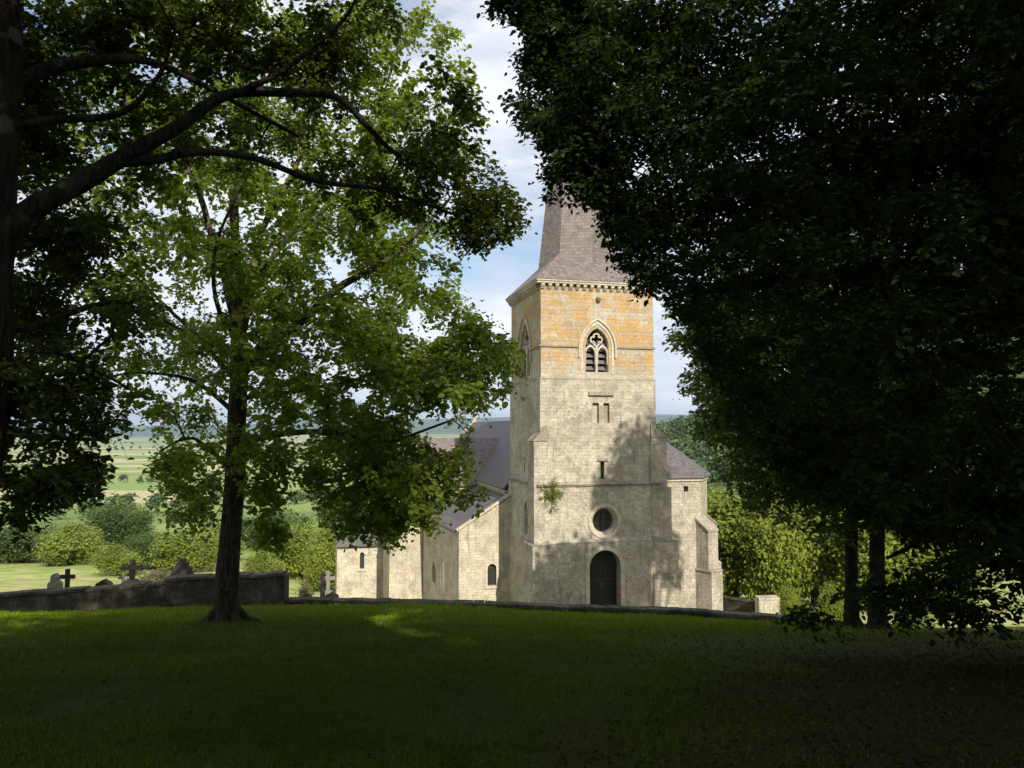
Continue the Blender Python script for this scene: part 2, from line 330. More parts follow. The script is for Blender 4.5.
# ------------------------------------------------------------------ the ground, one sheet to the horizon
def make_ground():
    k = np.linspace(-1, 1, 281); xs = 14*np.sinh(k*7.2)/1.0
    y1 = np.linspace(-60, 0, 12); y2 = np.linspace(.6, 25.2, 70); y3 = np.array([25.6, 26.2, 27]); y4 = 28*np.exp(np.linspace(0, math.log(15000/28), 190))
    ys = np.concatenate((y1, y2, y3, y4))
    X, Y = np.meshgrid(xs, ys); Z = ground_z(X, Y)
    V = np.stack((X, Y, Z), -1).reshape(-1, 3); nx = len(xs); ny = len(ys)
    i = (np.arange(ny-1)[:, None]*nx+np.arange(nx-1)[None, :]).ravel()
    Fc = np.stack((i, i+1, i+1+nx, i+nx), 1)
    q = NM('ground'); ps = q.pos(); x, y, z = q.xyz(ps)
    n1 = q.noise(ps, .35, 5); n2 = q.noise(ps, 2.5, 6, .65); n3 = q.noise(ps, 14, 5, .65); nf = q.noise(ps, .02, 5)
    lawn = q.mix(n2, c4(.028, .055, .006), c4(.06, .10, .010))
    lawn = q.mix(q.math('MULTIPLY', n3, .6), lawn, c4(.028, .034, .010))
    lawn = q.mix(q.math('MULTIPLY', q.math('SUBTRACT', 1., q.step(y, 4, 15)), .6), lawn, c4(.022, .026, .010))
    # worn leaf-littered earth under the right-hand trees
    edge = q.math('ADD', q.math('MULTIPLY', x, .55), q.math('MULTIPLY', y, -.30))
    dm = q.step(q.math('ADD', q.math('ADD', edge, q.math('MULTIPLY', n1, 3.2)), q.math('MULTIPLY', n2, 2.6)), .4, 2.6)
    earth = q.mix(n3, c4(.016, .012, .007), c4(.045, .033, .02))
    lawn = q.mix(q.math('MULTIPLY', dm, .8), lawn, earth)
    yard = q.mix(q.step(q.math('ADD', n1, q.math('MULTIPLY', n2, .3)), .5, .8), c4(.20, .28, .05), c4(.42, .38, .18))
    sand = q.mix(n2, c4(.34, .27, .19), c4(.48, .40, .30))
    sm_ = q.math('MULTIPLY', q.math('MULTIPLY', q.step(x, 8, 11), q.math('SUBTRACT', 1., q.step(x, 15, 18))), q.math('MULTIPLY', q.step(y, 34, 37), q.math('SUBTRACT', 1., q.step(y, 60, 68))))
    yard = q.mix(sm_, yard, sand)
    # fields of the valley: patches cut by a stretched cell pattern, each with its own crop and rows
    mpv = q.n('ShaderNodeMapping', {0: ps, 1: (.4, .2, 0), 2: (0, 0, .22), 3: (.0032, .0115, 0)}).outputs[0]
    mpw = q.n('ShaderNodeVectorMath', {0: mpv, 1: q.n('ShaderNodeVectorMath', {0: q.n('ShaderNodeTexNoise', {'Vector': ps, 'Scale': .006}).outputs['Color'], 1: (.3, .3, 0)}, operation='MULTIPLY').outputs[0]}, operation='ADD').outputs[0]
    vo = q.n('ShaderNodeTexVoronoi', {'Vector': mpw, 'Scale': 1.}, distance='CHEBYCHEV')
    cell = q.xyz(vo.outputs['Color'])[0]
    field = q.ramp(cell, [(0, (.16, .22, .06)), (.22, (.27, .32, .10)), (.36, (.24, .28, .08)), (.46, (.50, .43, .24)), (.62, (.35, .38, .15)), (.72, (.50, .35, .26)), (.82, (.24, .30, .09)), (1, (.40, .40, .18))])
    for e in q.t.nodes:
        if e.bl_idname == 'ShaderNodeValToRGB': e.color_ramp.interpolation = 'CONSTANT'
    rows = q.math('SINE', q.math('ADD', q.math('MULTIPLY', x, 1.5), q.math('MULTIPLY', y, .55)))
    field = q.mix(q.math('MULTIPLY', q.math('ADD', q.math('MULTIPLY', rows, .5), .5), .22), field, c4(.08, .12, .03))
    field = q.mix(q.math('MULTIPLY', q.step(n1, .5, .7), .2), field, c4(.17, .21, .06))
    field = q.mix(q.math('MULTIPLY', nf, .3), field, c4(.10, .15, .05))
    wood = q.mix(n1, c4(.035, .06, .02), c4(.07, .10, .03))
    field = q.mix(q.step(q.math('ADD', y, q.math('MULTIPLY', nf, 1500.)), 5200, 6200), field, wood)
    hl = q.math('MULTIPLY', q.step(q.math('DIVIDE', x, y), .12, .19), q.math('MULTIPLY', q.step(y, 250, 320), q.math('SUBTRACT', 1., q.step(y, 900, 1000))))
    field = q.mix(hl, field, wood)
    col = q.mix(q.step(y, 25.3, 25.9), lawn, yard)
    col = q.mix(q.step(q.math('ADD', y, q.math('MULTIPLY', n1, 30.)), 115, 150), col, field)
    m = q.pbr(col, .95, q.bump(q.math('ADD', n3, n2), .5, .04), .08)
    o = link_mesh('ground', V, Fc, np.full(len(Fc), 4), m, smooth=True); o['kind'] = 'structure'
    return o
make_ground()

# ------------------------------------------------------------------ the church, in its own coordinates
TH = R(14); CORNER = Vector((1.81, 48, 0))
ct, st = math.cos(TH), math.sin(TH)
def loc_of(w):
    d = w-CORNER; return Vector((d.x*ct+d.y*st, -d.x*st+d.y*ct, w.z))
def wor_of(u, v, z=0): return Vector((CORNER.x+u*ct-v*st, CORNER.y+u*st+v*ct, z))
def fp(px, py, v=0.):
    """pixel -> (u,z) on the plane local y = v"""
    a = at(px, py, 10); d = a
    # local v of t*a : -(X-cx)*st+(Y-cy)*ct = v
    t = (v+(-CORNER.x*st+CORNER.y*ct))/(-d.x*st+d.y*ct); p = loc_of(d*t); return p.x, p.z
def lp(px, py, u=0.):
    d = at(px, py, 10); t = (u+CORNER.x*ct+CORNER.y*st)/(d.x*ct+d.y*st); p = loc_of(d*t); return p.y, p.z
def ld(px, py, Y): return loc_of(at(px, py, Y))
BZ = -17.5          # walls run down below the ground
GZ = -12.2
W = 7.64
church = tag(empty('church', CORNER, TH), 'stone village church with a square tower, slate spire and arched door, standing below the lawn', 'church')

def arch(x0, x1, z0, z1, pointed=True, n=9, grow=0., base=True):
    """outline of an arched opening, from lower left over the top to lower right"""
    x0 -= grow; x1 += grow; cx = (x0+x1)/2; w = (x1-x0)/2; z1 += grow*(1.25 if pointed else 1)
    pts = [(x0, z0)]
    if pointed:
        h = w*1.55; zs = z1-h; Rr = (w*w+h*h)/(2*w)
        for i in range(n+1):
            a = math.asin(h/Rr)*i/n; pts.append((x0+Rr-Rr*math.cos(a), zs+Rr*math.sin(a)))
        pts += [(2*cx-p[0], p[1]) for p in reversed(pts[1:-1])]
    else:
        zs = z1-w
        for i in range(2*n+1):
            a = math.pi-math.pi*i/(2*n); pts.append((cx+w*math.cos(a), zs+w*math.sin(a)))
    pts.append((x1, z0)); return pts
def window(parent, opening, axis, a, depth, mat_fr=None, bars=(2, 4), glass='glass', fr=.12, proud=.04, sgn=1, name='window'):
    """frame on the wall face at coordinate a; glass set back by depth along +sgn"""
    x0, x1, z0, z1, pt = opening
    o1 = arch(x0, x1, z0-.05, z1, pt, grow=fr); i1 = arch(x0, x1, z0-.05, z1, pt, grow=-.01)
    m = MB(); m.ring(o1, i1, axis, a-proud*sgn, a+depth*.5*sgn)
    P = (lambda h0, h1, d0, d1, q0, q1: m.box(h0, h1, min(d0, d1), max(d0, d1), q0, q1)) if axis == 'y' else (lambda h0, h1, d0, d1, q0, q1: m.box(min(d0, d1), max(d0, d1), h0, h1, q0, q1))
    P(x0-fr-.05, x1+fr+.05, a-(proud+.08)*sgn, a+.1*sgn, z0-.17, z0-.052)
    w = m.build(name, mat_fr or M['trim'], parent)
    g = MB().ext(arch(x0, x1, z0-.05, z1, pt, grow=.05), axis, a+depth*sgn, a+(depth+.05)*sgn); g.build('pane', M[glass], w)
    if bars:
        b = MB()
        for i in range(1, bars[0]+1):
            x = x0+(x1-x0)*i/(bars[0]+1)
            q0, q1 = z0, z1-.12*(1+abs(i-(bars[0]+1)/2))
            dd = sorted((a+(depth-.05)*sgn, a+(depth-.02)*sgn))
            (b.box(x-.015, x+.015, dd[0], dd[1], q0, q1) if axis == 'y' else b.box(dd[0], dd[1], x-.015, x+.015, q0, q1))
        for i in range(1, bars[1]+1):
            z = z0+(z1-z0)*.86*i/(bars[1]+1)
            dd = sorted((a+(depth-.085)*sgn, a+(depth-.055)*sgn))
            (b.box(x0, x1, dd[0], dd[1], z-.015, z+.015) if axis == 'y' else b.box(dd[0], dd[1], x0, x1, z-.015, z+.015))
        b.build('bars', M['iron'], w)
    return w

zTop = fp(560, 284)[1]; zA = fp(600, 379)[1]; zS2 = fp(600, 484)[1]; zS3 = fp(600, 541)[1]; zS1 = fp(600, 348)[1]
# upper tower
up = MB().box(0, W, 0, W, zA, zTop).build('upper_wall', M['upper'], church)
bx0 = fp(585.7, 350)[0]; bx1 = fp(608.6, 350)[0]; bz0 = fp(597, 372)[1]; bz1 = fp(597, 328)[1]
c = MB().ext(arch(bx0, bx1, bz0, bz1), 'y', -.5, 1.2)
vl0, _ = lp(518.5, 360); vl1, _ = lp(530.5, 360); zl0 = lp(524, 377)[1]; zl1 = lp(524, 325)[1]
lv0, lv1 = sorted((vl0, vl1)); lv0 = max(2.6, lv0); lv1 = min(5.2, lv1)
c.ext(arch(lv0, lv1, zl0, zl1), 'x', -.5, 1.2)
cut(up, c)
# belfry windows: tracery, louvres
def belfry(axis, x0, x1, z0, z1, tag_=''):
    m = MB(); o1 = arch(x0, x1, z0-.02, z1, grow=.16); i1 = arch(x0, x1, z0-.02, z1, grow=-.02)
    m.ring(o1, i1, axis, .06, .30)
    def bx(h0, h1, d0, d1, q0, q1, mm=m):
        mm.box(h0, h1, d0, d1, q0, q1) if axis == 'y' else mm.box(d0, d1, h0, h1, q0, q1)
    cx = (x0+x1)/2; w = (x1-x0); zh = z0+(z1-z0)*.60
    bx(cx-.07, cx+.07, .12, .30, z0, zh)
    for a, b in ((x0, cx-.04), (cx+.04, x1)):
        m.ring(arch(a, b, z0+.5, zh+.02, grow=.05, n=6), arch(a, b, z0+.5, zh+.02, grow=-.07, n=6), axis, .125, .295)
    # foils above the two lights
    rr = w*.17; zq = z0+(z1-z0)*.74
    for k in range(4):
        an = math.pi/2*k; qx, qz = cx+math.cos(an)*rr*.72, zq+math.sin(an)*rr*.72
        pts_o = []; pts_i = []
        for j in range(9):
            t = an-R(115)+R(230)*j/8
            pts_o.append((qx+math.cos(t)*(rr*.72+.06), qz+math.sin(t)*(rr*.72+.06))); pts_i.append((qx+math.cos(t)*(rr*.72-.03), qz+math.sin(t)*(rr*.72-.03)))
        m.ring(pts_o, pts_i, axis, .13, .29)
    f = m.build('window', M['trim'], church)
    h = MB(); h.ring(arch(x0, x1, z0+.9, z1, grow=.52)[0:], arch(x0, x1, z0+.9, z1, grow=.40), axis, -.13, .02)
    h.ring(arch(x0, x1, z0-.1, z1, grow=.36), arch(x0, x1, z0-.1, z1, grow=.20), axis, -.035, .055)
    h.build('hood_mould', M['trim'], f)
    lo = MB()
    for k in range(5):
        z = z0+.15+k*(zh-z0+.35)/5
        prof = [(.38, z), (.42, z-.0), (.74, z+.30), (.70, z+.33)]
        if axis == 'y': lo.ext(prof, 'x', x0+.01, x1-.01)
        else: lo.ext(prof, 'y', x0+.01, x1-.01)
    lo.build('louvre', M['louvre'], f)
    (MB().box(x0-.1, x1+.1, 1.05, 1.1, z0-.1, z1) if axis == 'y' else MB().box(1.05, 1.1, x0-.1, x1+.1, z0-.1, z1)).build('dark_opening', M['dark'], f)
belfry('y', bx0, bx1, bz0, bz1); belfry('x', lv0, lv1, zl0, zl1)
# strings, cornice, corbels
def band(z, h, d, x0=0., x1=W, y0=0., y1=W, name='string_course', mat='ledge', gap=None):
    m = MB(); o = [(x0-d, y0-d), (x1+d, y0-d), (x1+d, y1+d), (x0-d, y1+d)]; i = [(x0+.05, y0+.05), (x1-.05, y0+.05), (x1-.05, y1-.05), (x0+.05, y1-.05)]
    for k in range(4):
        j = (k+1) % 4
        if gap and k in gap:
            g0, g1 = gap[k]
            if k == 0: m.hexa([(o[0][0], o[0][1], z), (g0, o[0][1], z), (g0, i[0][1], z), (o[0][0], i[0][1], z)], [(o[0][0], o[0][1], z+h*.6), (g0, o[0][1], z+h*.6), (g0, i[0][1], z+h), (o[0][0], i[0][1], z+h)]); m.hexa([(g1, o[0][1], z), (o[1][0], o[1][1], z), (o[1][0], i[1][1], z), (g1, i[1][1], z)], [(g1, o[0][1], z+h*.6), (o[1][0], o[1][1], z+h*.6), (o[1][0], i[1][1], z+h), (g1, i[1][1], z+h)])
            if k == 3: m.hexa([(o[0][0], i[0][1]+.003, z), (i[0][0], i[0][1]+.003, z), (i[0][0], g0, z), (o[0][0], g0, z)], [(o[0][0], i[0][1]+.003, z+h*.6), (i[0][0], i[0][1]+.003, z+h), (i[0][0], g0, z+h), (o[0][0], g0, z+h*.6)]); m.hexa([(o[0][0], g1, z), (i[0][0], g1, z), (i[0][0], i[3][1], z), (o[0][0], i[3][1], z)], [(o[0][0], g1, z+h*.6), (i[0][0], g1, z+h), (i[0][0], i[3][1], z+h), (o[0][0], i[3][1], z+h*.6)])
            continue
        m.hexa([(*o[k], z), (*o[j], z), (*i[j], z), (*i[k], z)], [(*o[k], z+h*.6), (*o[j], z+h*.6), (*i[j], z+h), (*i[k], z+h)])
    return m.build(name, M[mat], church)
band(zS1, .14, .10, gap={0: (bx0-.5, bx1+.5), 3: (lv0-.5, lv1+.5)})
band(zA-.10, .16, .09)
m = MB(); m.box(-.30, W+.30, -.30, W+.30, zTop, zTop+.13); m.box(-.36, W+.36, -.36, W+.36, zTop+.132, zTop+.24); m.build('cornice', M['trim'], church)
nC = 17
for i in range(nC):
    t = .1+(W-.2)*i/(nC-1); prof = [(-.26, zTop-.002), (-.26, zTop-.14), (-.08, zTop-.34), (.02, zTop-.34), (.02, zTop-.002)]
    MB().ext(prof, 'x', t-.11, t+.11).build('corbel', M['trim'], church)
    if i: MB().ext(prof, 'y', t-.11+.001, t+.11).build('corbel', M['trim'], church)
# carved knob on the upper face
kx, kz = fp(598, 299); MB().tube([(kx, .05, kz), (kx, -.22, kz-.03), (kx, -.36, kz+.04)], [.17, .15, .06], 7).build('carved_boss', M['ledge'], church)
# spire: hipped skirt and eight-sided needle
zE = zTop+.242
m = MB(); e = 4.22; cx = W/2
sk = [(cx-e, cx-e), (cx+e, cx-e), (cx+e, cx+e), (cx-e, cx+e)]; e2 = 1.0; z2 = zE+(e-e2)*.985
m.add([(*p, zE) for p in sk]+[(cx-e2, cx-e2, z2), (cx+e2, cx-e2, z2), (cx+e2, cx+e2, z2), (cx-e2, cx+e2, z2)], [(0, 1, 5, 4), (1, 2, 6, 5), (2, 3, 7, 6), (3, 0, 4, 7), (4, 5, 6, 7), (3, 2, 1, 0)])
sp = m.build('spire_skirt', M['spire'], church)
m = MB(); zb = zE+.3; za = 36.; kR = 2.9/(36-10.6)
vs = []
for k in range(8):
    a = math.pi/4*k; vs.append((cx+math.cos(a)*kR*(za-zb), cx+math.sin(a)*kR*(za-zb), zb))
vs.append((cx, cx, za)); m.add(vs, [(k, (k+1) % 8, 8) for k in range(8)]+[tuple(range(7, -1, -1))])
m.build('spire', M['spire'], church)

# lower tower
d1, d2, d3 = .08, .22, .40
low = MB().box(-d1, W+d1, -d1, W+d1, zS2, zA-.10).build('middle_wall', M['stone'], church)
c = MB()
for p0, p1 in ((592, 598.5), (603, 609)):
    c.box(fp(p0, 410)[0], fp(p1, 410)[0], -.6, .5, fp(600, 423)[1], fp(600, 403)[1])
c.box(fp(600, 470)[0], fp(604, 470)[0], -.6, .6, fp(600, 479)[1], fp(600, 461)[1])
sv0, sz0 = lp(524.5, 472, -d1); sz1 = lp(524.5, 457, -d1)[1]
c.box(-.6, .6, sv0-.12, sv0+.14, sz0, sz1)
cut(low, c)
MB().box(fp(588, 395)[0], fp(613, 395)[0], -.26, -d1+.02, fp(600, 395.5)[1], fp(600, 392)[1]).build('drip_stone', M['ledge'], church)
MB().box(fp(597, 460)[0], fp(607, 460)[0], -.2, -d1+.02, fp(600, 461)[1], fp(600, 458.5)[1]).build('drip_stone', M['ledge'], church)
for p0, p1 in ((592, 598.5), (603, 609)):
    MB().box(fp(p0, 410)[0]-.02, fp(p1, 410)[0]+.02, .2, .25, fp(600, 423)[1]-.05, fp(600, 403)[1]+.05).build('shutter', M['trim' if p0 < 600 else 'ledge'], church)
MB().box(fp(600, 470)[0]-.05, fp(604, 470)[0]+.05, .25, .3, fp(600, 480)[1], fp(600, 460)[1]).build('dark_opening', M['dark'], church)
bot = MB().box(-d2, W+d2, -d2, W, zS3, zS2-.002).build('lower_wall', M['stone'], church)
rx, rz = fp(604.5, 520.8, -d2); rr = 13.6/F*49.5
circ = lambda r, n=28: [(rx+r*math.cos(2*math.pi*k/n), rz+r*math.sin(2*math.pi*k/n)) for k in range(n)]
c = MB().ext(circ(rr), 'y', -1, .75)
wv0, _ = lp(528.3, 520, -d2); wz1 = lp(526, 500, -d2)[1]; wz0 = lp(526, 536, -d2)[1]; wv1, _ = lp(523, 520, -d2); wv0, wv1 = sorted((wv0, wv1)); wv0 = max(wv0, .9); wv1 = max(wv1, wv0+.7); wv1 = min(wv1, wv0+1.0)
c.ext(arch(wv0, wv1, wz0, wz1), 'x', -1, .6)
cut(bot, c)
m = MB(); co, ci = circ(rr+.22), circ(rr-.01); co.append(co[0]); ci.append(ci[0]); m.ring(co, ci, 'y', -d2-.07, -d2+.3)
co, ci = circ(rr-.012), circ(rr-.13); co.append(co[0]); ci.append(ci[0]); m.ring(co, ci, 'y', -d2+.14, .5)
rw = m.build('round_window', M['trim'], church)
MB().ext(circ(rr-.1), 'y', .45, .5).build('pane', M['glass'], rw)
m = MB()
for t in (-.36, 0, .36):
    m.box(rx+t-.02, rx+t+.02, .40, .43, rz-.75+abs(t)*.3, rz+.75-abs(t)*.3); m.box(rx-.75+abs(t)*.3, rx+.75-abs(t)*.3, .36, .39, rz+t-.02, rz+t+.02)
m.build('bars', M['iron'], rw)
window(church, (wv0, wv1, wz0, wz1, True), 'x', -d2, .35, bars=None, sgn=1)
base = MB().box(-d3+.05, W+d3, -d3, W+.1, BZ, zS3-.002).build('base_wall', M['stone'], church)
dx0 = fp(589.5, 580, -d3)[0]; dx1 = fp(620.5, 580, -d3)[0]; dz1 = fp(605, 550, -d3)[1]
cut(base, MB().ext(arch(dx0, dx1, GZ-1, dz1, False), 'y', -1.5, .6))
m = MB(); m.ring(arch(dx0, dx1, GZ-1, dz1, False, grow=.26), arch(dx0, dx1, GZ-1, dz1, False, grow=.0), 'y', -d3-.06, -d3+.25)
dr = MB().ext(arch(dx0, dx1, GZ-1, dz1, False, grow=.05), 'y', .28, .36)
for k in range(1, 7):
    x = dx0+(dx1-dx0)*k/7; dr.box(x-.012, x+.012, .262, .281, GZ-.5, dz1-.5)
dr = dr.build('door', M['door'], church)
m.build('surround', M['trim'], dr)
for z in (GZ+.6, GZ+2.6):
    for a, b in ((dx0+.05, (dx0+dx1)/2-.06), ((dx0+dx1)/2+.06, dx1-.05)): MB().box(a, b, .235, .262, z, z+.09).build('hinge', M['iron'], dr)
# sloping offsets between the stages
def slope_band(z, h, da, db, mat='ledge'):
    """from offset db at z to da at z+h (front, sides)"""
    lo = [(-db, -db), (W+db, -db), (W+db, W), (-db, W)]; hi = [(-da, -da), (W+da, -da), (W+da, W-.1), (-da, W-.1)]
    return MB().hexa([(*p, z) for p in lo], [(*p, z+h) for p in hi]).build('string_course', M[mat], church)
slope_band(zS2, .14, d1-.005, d2+.14, 'ledge'); slope_band(zS2-.09, .088, d2+.003, d2+.12, 'ledge')
slope_band(zS3, .22, d2-.005, d3+.02, 'stone')
# clasping buttresses at the front corners
def buttress(name, x0, x1, y0, y1, z1, cap, mat='stone', side='y', z0=BZ):
    m = MB(); m.box(x0, x1, y0, y1, z0, z1)
    b = m.build(name, M[mat], church)
    if side == 'l': MB().hexa([(x0-.06, y0-.06, z1+.002), (x1, y0-.06, z1+.002), (x1, y1+.06, z1+.002), (x0-.06, y1+.06, z1+.002)], [(x1-.03, y0+.0, z1+cap), (x1, y0, z1+cap), (x1, y1, z1+cap), (x1-.03, y1, z1+cap)]).build('cap_stone', M['ledge'], b)
    else: MB().hexa([(x0, y0-.06, z1+.002), (x1+.06, y0-.06, z1+.002), (x1+.06, y1+.06, z1+.002), (x0, y1+.06, z1+.002)], [(x0, y0, z1+cap), (x0+.03, y0, z1+cap), (x0+.03, y1, z1+cap), (x0, y1, z1+cap)]).build('cap_stone', M['ledge'], b)
    return b
bl = fp(534, 460, -d2)[0]
buttress('buttress', bl, .35, -d2+.02, 1.15, fp(537, 441)[1], 1.0, side='l')
buttress('buttress', W-.35, fp(667, 460, -d2)[0], -d2+.02, 1.1, fp(664, 437)[1], .85, side='r')
buttress('buttress', W-.35, fp(671.5, 515, -d2)[0], -d2-.02, 1.25, zS2-.3, .28, side='r')
buttress('buttress', W-.35, fp(678, 560, -d3)[0], -d3-.03, 1.4, zS3-.1, .35, side='r')
buttress('buttress', W-.35, fp(681, 590, -d3-.1)[0], -d3-.12, 1.5, fp(680, 577, -d3)[1], .3, side='r')
buttress('buttress', fp(532.5, 570, -d3)[0], .4, -d3-.03, 1.5, zS3-.1, .3, side='l')
# plant rooted in the wall comes later (a thing of its own)

# annexe on the right of the tower, many-sided with a hipped slate roof
v0 = 1.7
uA = fp(700.5, 500, v0)[0]; uB = ld(711, 500, 0+wor_of(uA+1, v0+1.8).y)[0]
zAe = fp(690, 478, v0)[1]
ftp = [(W, v0), (uA, v0), (uB, v0+2.2), (uB, v0+5.2), (uA, v0+7.4), (W, v0+7.4)]
an = MB().foot(ftp, BZ, zAe).build('annexe_wall', M['stone'], church)
hx, hz = fp(686, 489, v0); cut(an, MB().box(hx-.17, hx+.17, v0-.5, v0+.5, hz-.19, hz+.19))
MB().box(hx-.2, hx+.2, v0+.3, v0+.34, hz-.22, hz+.22).build('dark_opening', M['dark'], church)
ap = (W, v0+3.7, at(630, 410, wor_of(W, v0+3.7).y).z)
ex = [(W, v0-.28), (uA+.12, v0-.28), (uB+.28, v0+2.1), (uB+.28, v0+5.3), (uA+.12, v0+7.68), (W, v0+7.68)]
n = len(ex); m = MB(); m.add([(*p, zAe+.002) for p in ex]+[(*p, zAe+.13) for p in ex]+[ap], [tuple(range(n-1, -1, -1))]+[(i, (i+1) % n, n+(i+1) % n, n+i) for i in range(n)]+[(n+i, n+(i+1) % n, 2*n) for i in range(n)])
m.build('annexe_roof', M['slate'], church)
MB().foot([(W, v0-.12), (uA+.05, v0-.12), (uB+.12, v0+2.15), (uB+.12, v0+5.3), (W, v0+5.3)], zAe-.2, zAe+.001).build('annexe_cornice', M['trim'], church)
def diag_buttress(cx_, cy_, ang, w, l, zt, zm, extra):
    b = MB(); ca, sa = math.cos(ang), math.sin(ang)
    def rect(l_, w_): return [(cx_+ca*a-sa*b_, cy_+sa*a+ca*b_) for a, b_ in ((-.4, -w_/2), (l_, -w_/2), (l_, w_/2), (-.4, w_/2))]
    b.hexa([(*p, BZ) for p in rect(l+extra, w+.12)], [(*p, zm) for p in rect(l+extra, w+.12)])
    r2 = rect(l, w); b.hexa([(*p, zm+.002) for p in r2], [(*r2[0], zt+.9), (*r2[1], zt), (*r2[2], zt), (*r2[3], zt+.9)])
    o = b.build('buttress', M['stone'], church)
    r3 = rect(l+extra+.07, w+.25); MB().hexa([(*p, zm-.12) for p in r3], [(*p, zm+.03) for p in rect(l+.02, w+.1)]).build('ledge_stone', M['ledge'], o)
    r3 = rect(l+.05, w+.12); MB().hexa([(r3[0][0], r3[0][1], zt+.9), (r3[1][0], r3[1][1], zt-.03), (r3[2][0], r3[2][1], zt-.03), (r3[3][0], r3[3][1], zt+.9)], [(r3[0][0], r3[0][1], zt+1.08), (r3[1][0], r3[1][1], zt+.09), (r3[2][0], r3[2][1], zt+.09), (r3[3][0], r3[3][1], zt+1.08)]).build('cap_stone', M['ledge'], o)
zt1 = at(708, 534, 50.5).z; zm1 = at(708, 573, 50.5).z
diag_buttress(uA+.1, v0+.1, R(-70), .95, 1.0, zt1, zm1, .3)
diag_buttress(uB-.1, v0+2.4, R(-14), .9, .75, zt1+.1, zm1, .25)

# aisle on the left with its lean-to roof
vA = 7.0
uAi, zAi = fp(459, 531, vA); zAr = fp(511, 494, vA)[1]
Bp = ld(423, 514, 64.3)
ai = MB().foot([(uAi, vA), (.1, vA), (.1, Bp.y), (Bp.x, Bp.y)], BZ, [zAi, zAr, zAr-.1, Bp.z]).build('aisle_wall', M['aisle'], church)
gx0, gz0 = fp(487.3, 586, vA); gx1, gz1 = fp(496.5, 563.5, vA)
dirw = Vector((Bp.x-uAi, Bp.y-vA, 0)).normalized(); nw = Vector((-dirw.y, dirw.x, 0))
if nw.x > 0: nw = -nw
c = MB().ext(arch(gx0, gx1, gz0, gz1, False), 'y', vA-1, vA+.5)
# lancet in the long side wall
def on_side(px, py):
    d = at(px, py, 10); A0 = wor_of(uAi, vA); B0 = wor_of(Bp.x, Bp.y)
    # intersect ray (0,0)->(d.x,d.y) with line A0-B0
    e = B0-A0; den = d.x*e.y-d.y*e.x; t = (A0.x*e.y-A0.y*e.x)/den; w = d*t; q = loc_of(w)
    s = ((q.x-uAi)**2+(q.y-vA)**2)**.5; return s, q.z
def side_prism(mb, poly, a, b):
    P = lambda p, t: (uAi+dirw.x*p[0]+nw.x*t, vA+dirw.y*p[0]+nw.y*t, p[1])
    n = len(poly); mb.add([P(p, a) for p in poly]+[P(p, b) for p in poly], [tuple(range(n)), tuple(range(2*n-1, n-1, -1))]+[(i, n+i, n+(i+1) % n, (i+1) % n) for i in range(n)])
s0, _ = on_side(435.5, 570); s1, _ = on_side(432, 570); sz1 = on_side(433.7, 561)[1]; sz0 = on_side(433.7, 583)[1]
la = arch(min(s0, s1), max(s0, s1), sz0, sz1); side_prism(c, la, -.5, .5)
cut(ai, c)
window(church, (gx0, gx1, gz0, gz1, False), 'y', vA, .3, bars=(3, 6), fr=.14)
m = MB(); side_prism(m, arch(min(s0, s1)-.05, max(s0, s1)+.05, sz0-.05, sz1+.05), -.28, -.24); m.build('window', M['dark'], church)
s2, zq = on_side(442, 560); m = MB(); lo = arch(s2-.45, s2+.45, zq-2.2, zq); li = arch(s2-.45, s2+.45, zq-2.2, zq, grow=-.12)
for i in range(len(lo)-1): side_prism(m, [lo[i], lo[i+1], li[i+1], li[i]], .0, .025)
m.build('blind_arch', M['aisle'], church)
# roof slab and raking coping
def slab(name, pts, th, mat, parent=church):
    pts = [Vector(p) for p in pts]; n = (pts[1]-pts[0]).cross(pts[-1]-pts[0]).normalized()
    if n.z < 0: n = -n
    k = len(pts); m = MB(); m.add(pts+[p+n*th for p in pts], [tuple(range(k-1, -1, -1)), tuple(range(k, 2*k))]+[(i, (i+1) % k, k+(i+1) % k, k+i) for i in range(k)]); return m.build(name, M[mat], parent)
ov = nw*.25
slab('aisle_roof', [(uAi+ov.x, vA+.32, zAi-.12), (.1, vA+.32, zAr+.02), (.1, Bp.y, zAr+.02), (Bp.x+ov.x, Bp.y, Bp.z-.08)], .10, 'slate')
slab('coping', [(uAi-.12, vA-.06, zAi-.02), (.0, vA-.06, zAr+.03), (.0, vA+.31, zAr+.03), (uAi-.12, vA+.31, zAi-.02)], .16, 'trim')
m = MB(); side_prism(m, [(-.1, -0.20+zAi), (10.3, -.2+Bp.z), (10.3, -.02+Bp.z), (-.1, -.02+zAi)], .02, .16); m.build('gutter', M['lead'], church)
# nave
zNe = at(509, 488, wor_of(-.3, W).y).z; zR = at(510, 422, 77).z; VE = 41.
nv = MB(); nv.box(-.15, W+.15, W+.02, VE, BZ, zNe).build('nave_wall', M['aisle'], church)
gp = [(-.15, zNe+.001), (W+.15, zNe+.001), (cx, zR-.1)]
MB().ext(gp, 'y', VE-.5, VE-.002).build('gable_wall', M['aisle'], church)
rl = slab('nave_roof', [(-.55, W+.03, zNe-.15), (cx, W+.03, zR), (cx, VE-.5, zR), (-.55, VE-.5, zNe-.15)], .14, 'slate')
slab('nave_roof', [(cx, W+.03, zR), (W+.55, W+.03, zNe-.15), (W+.55, VE-.5, zNe-.15), (cx, VE-.5, zR)], .14, 'slate')
m = MB(); m.box(-.5, -.152, W+.05, VE-6, zNe-.30, zNe-.17)
for k in range(28):
    t = W+.2+k*.36; m.box(-.42, -.153, t, t+.2, zNe-.52, zNe-.302)
m.build('nave_cornice', M['trim'], church)
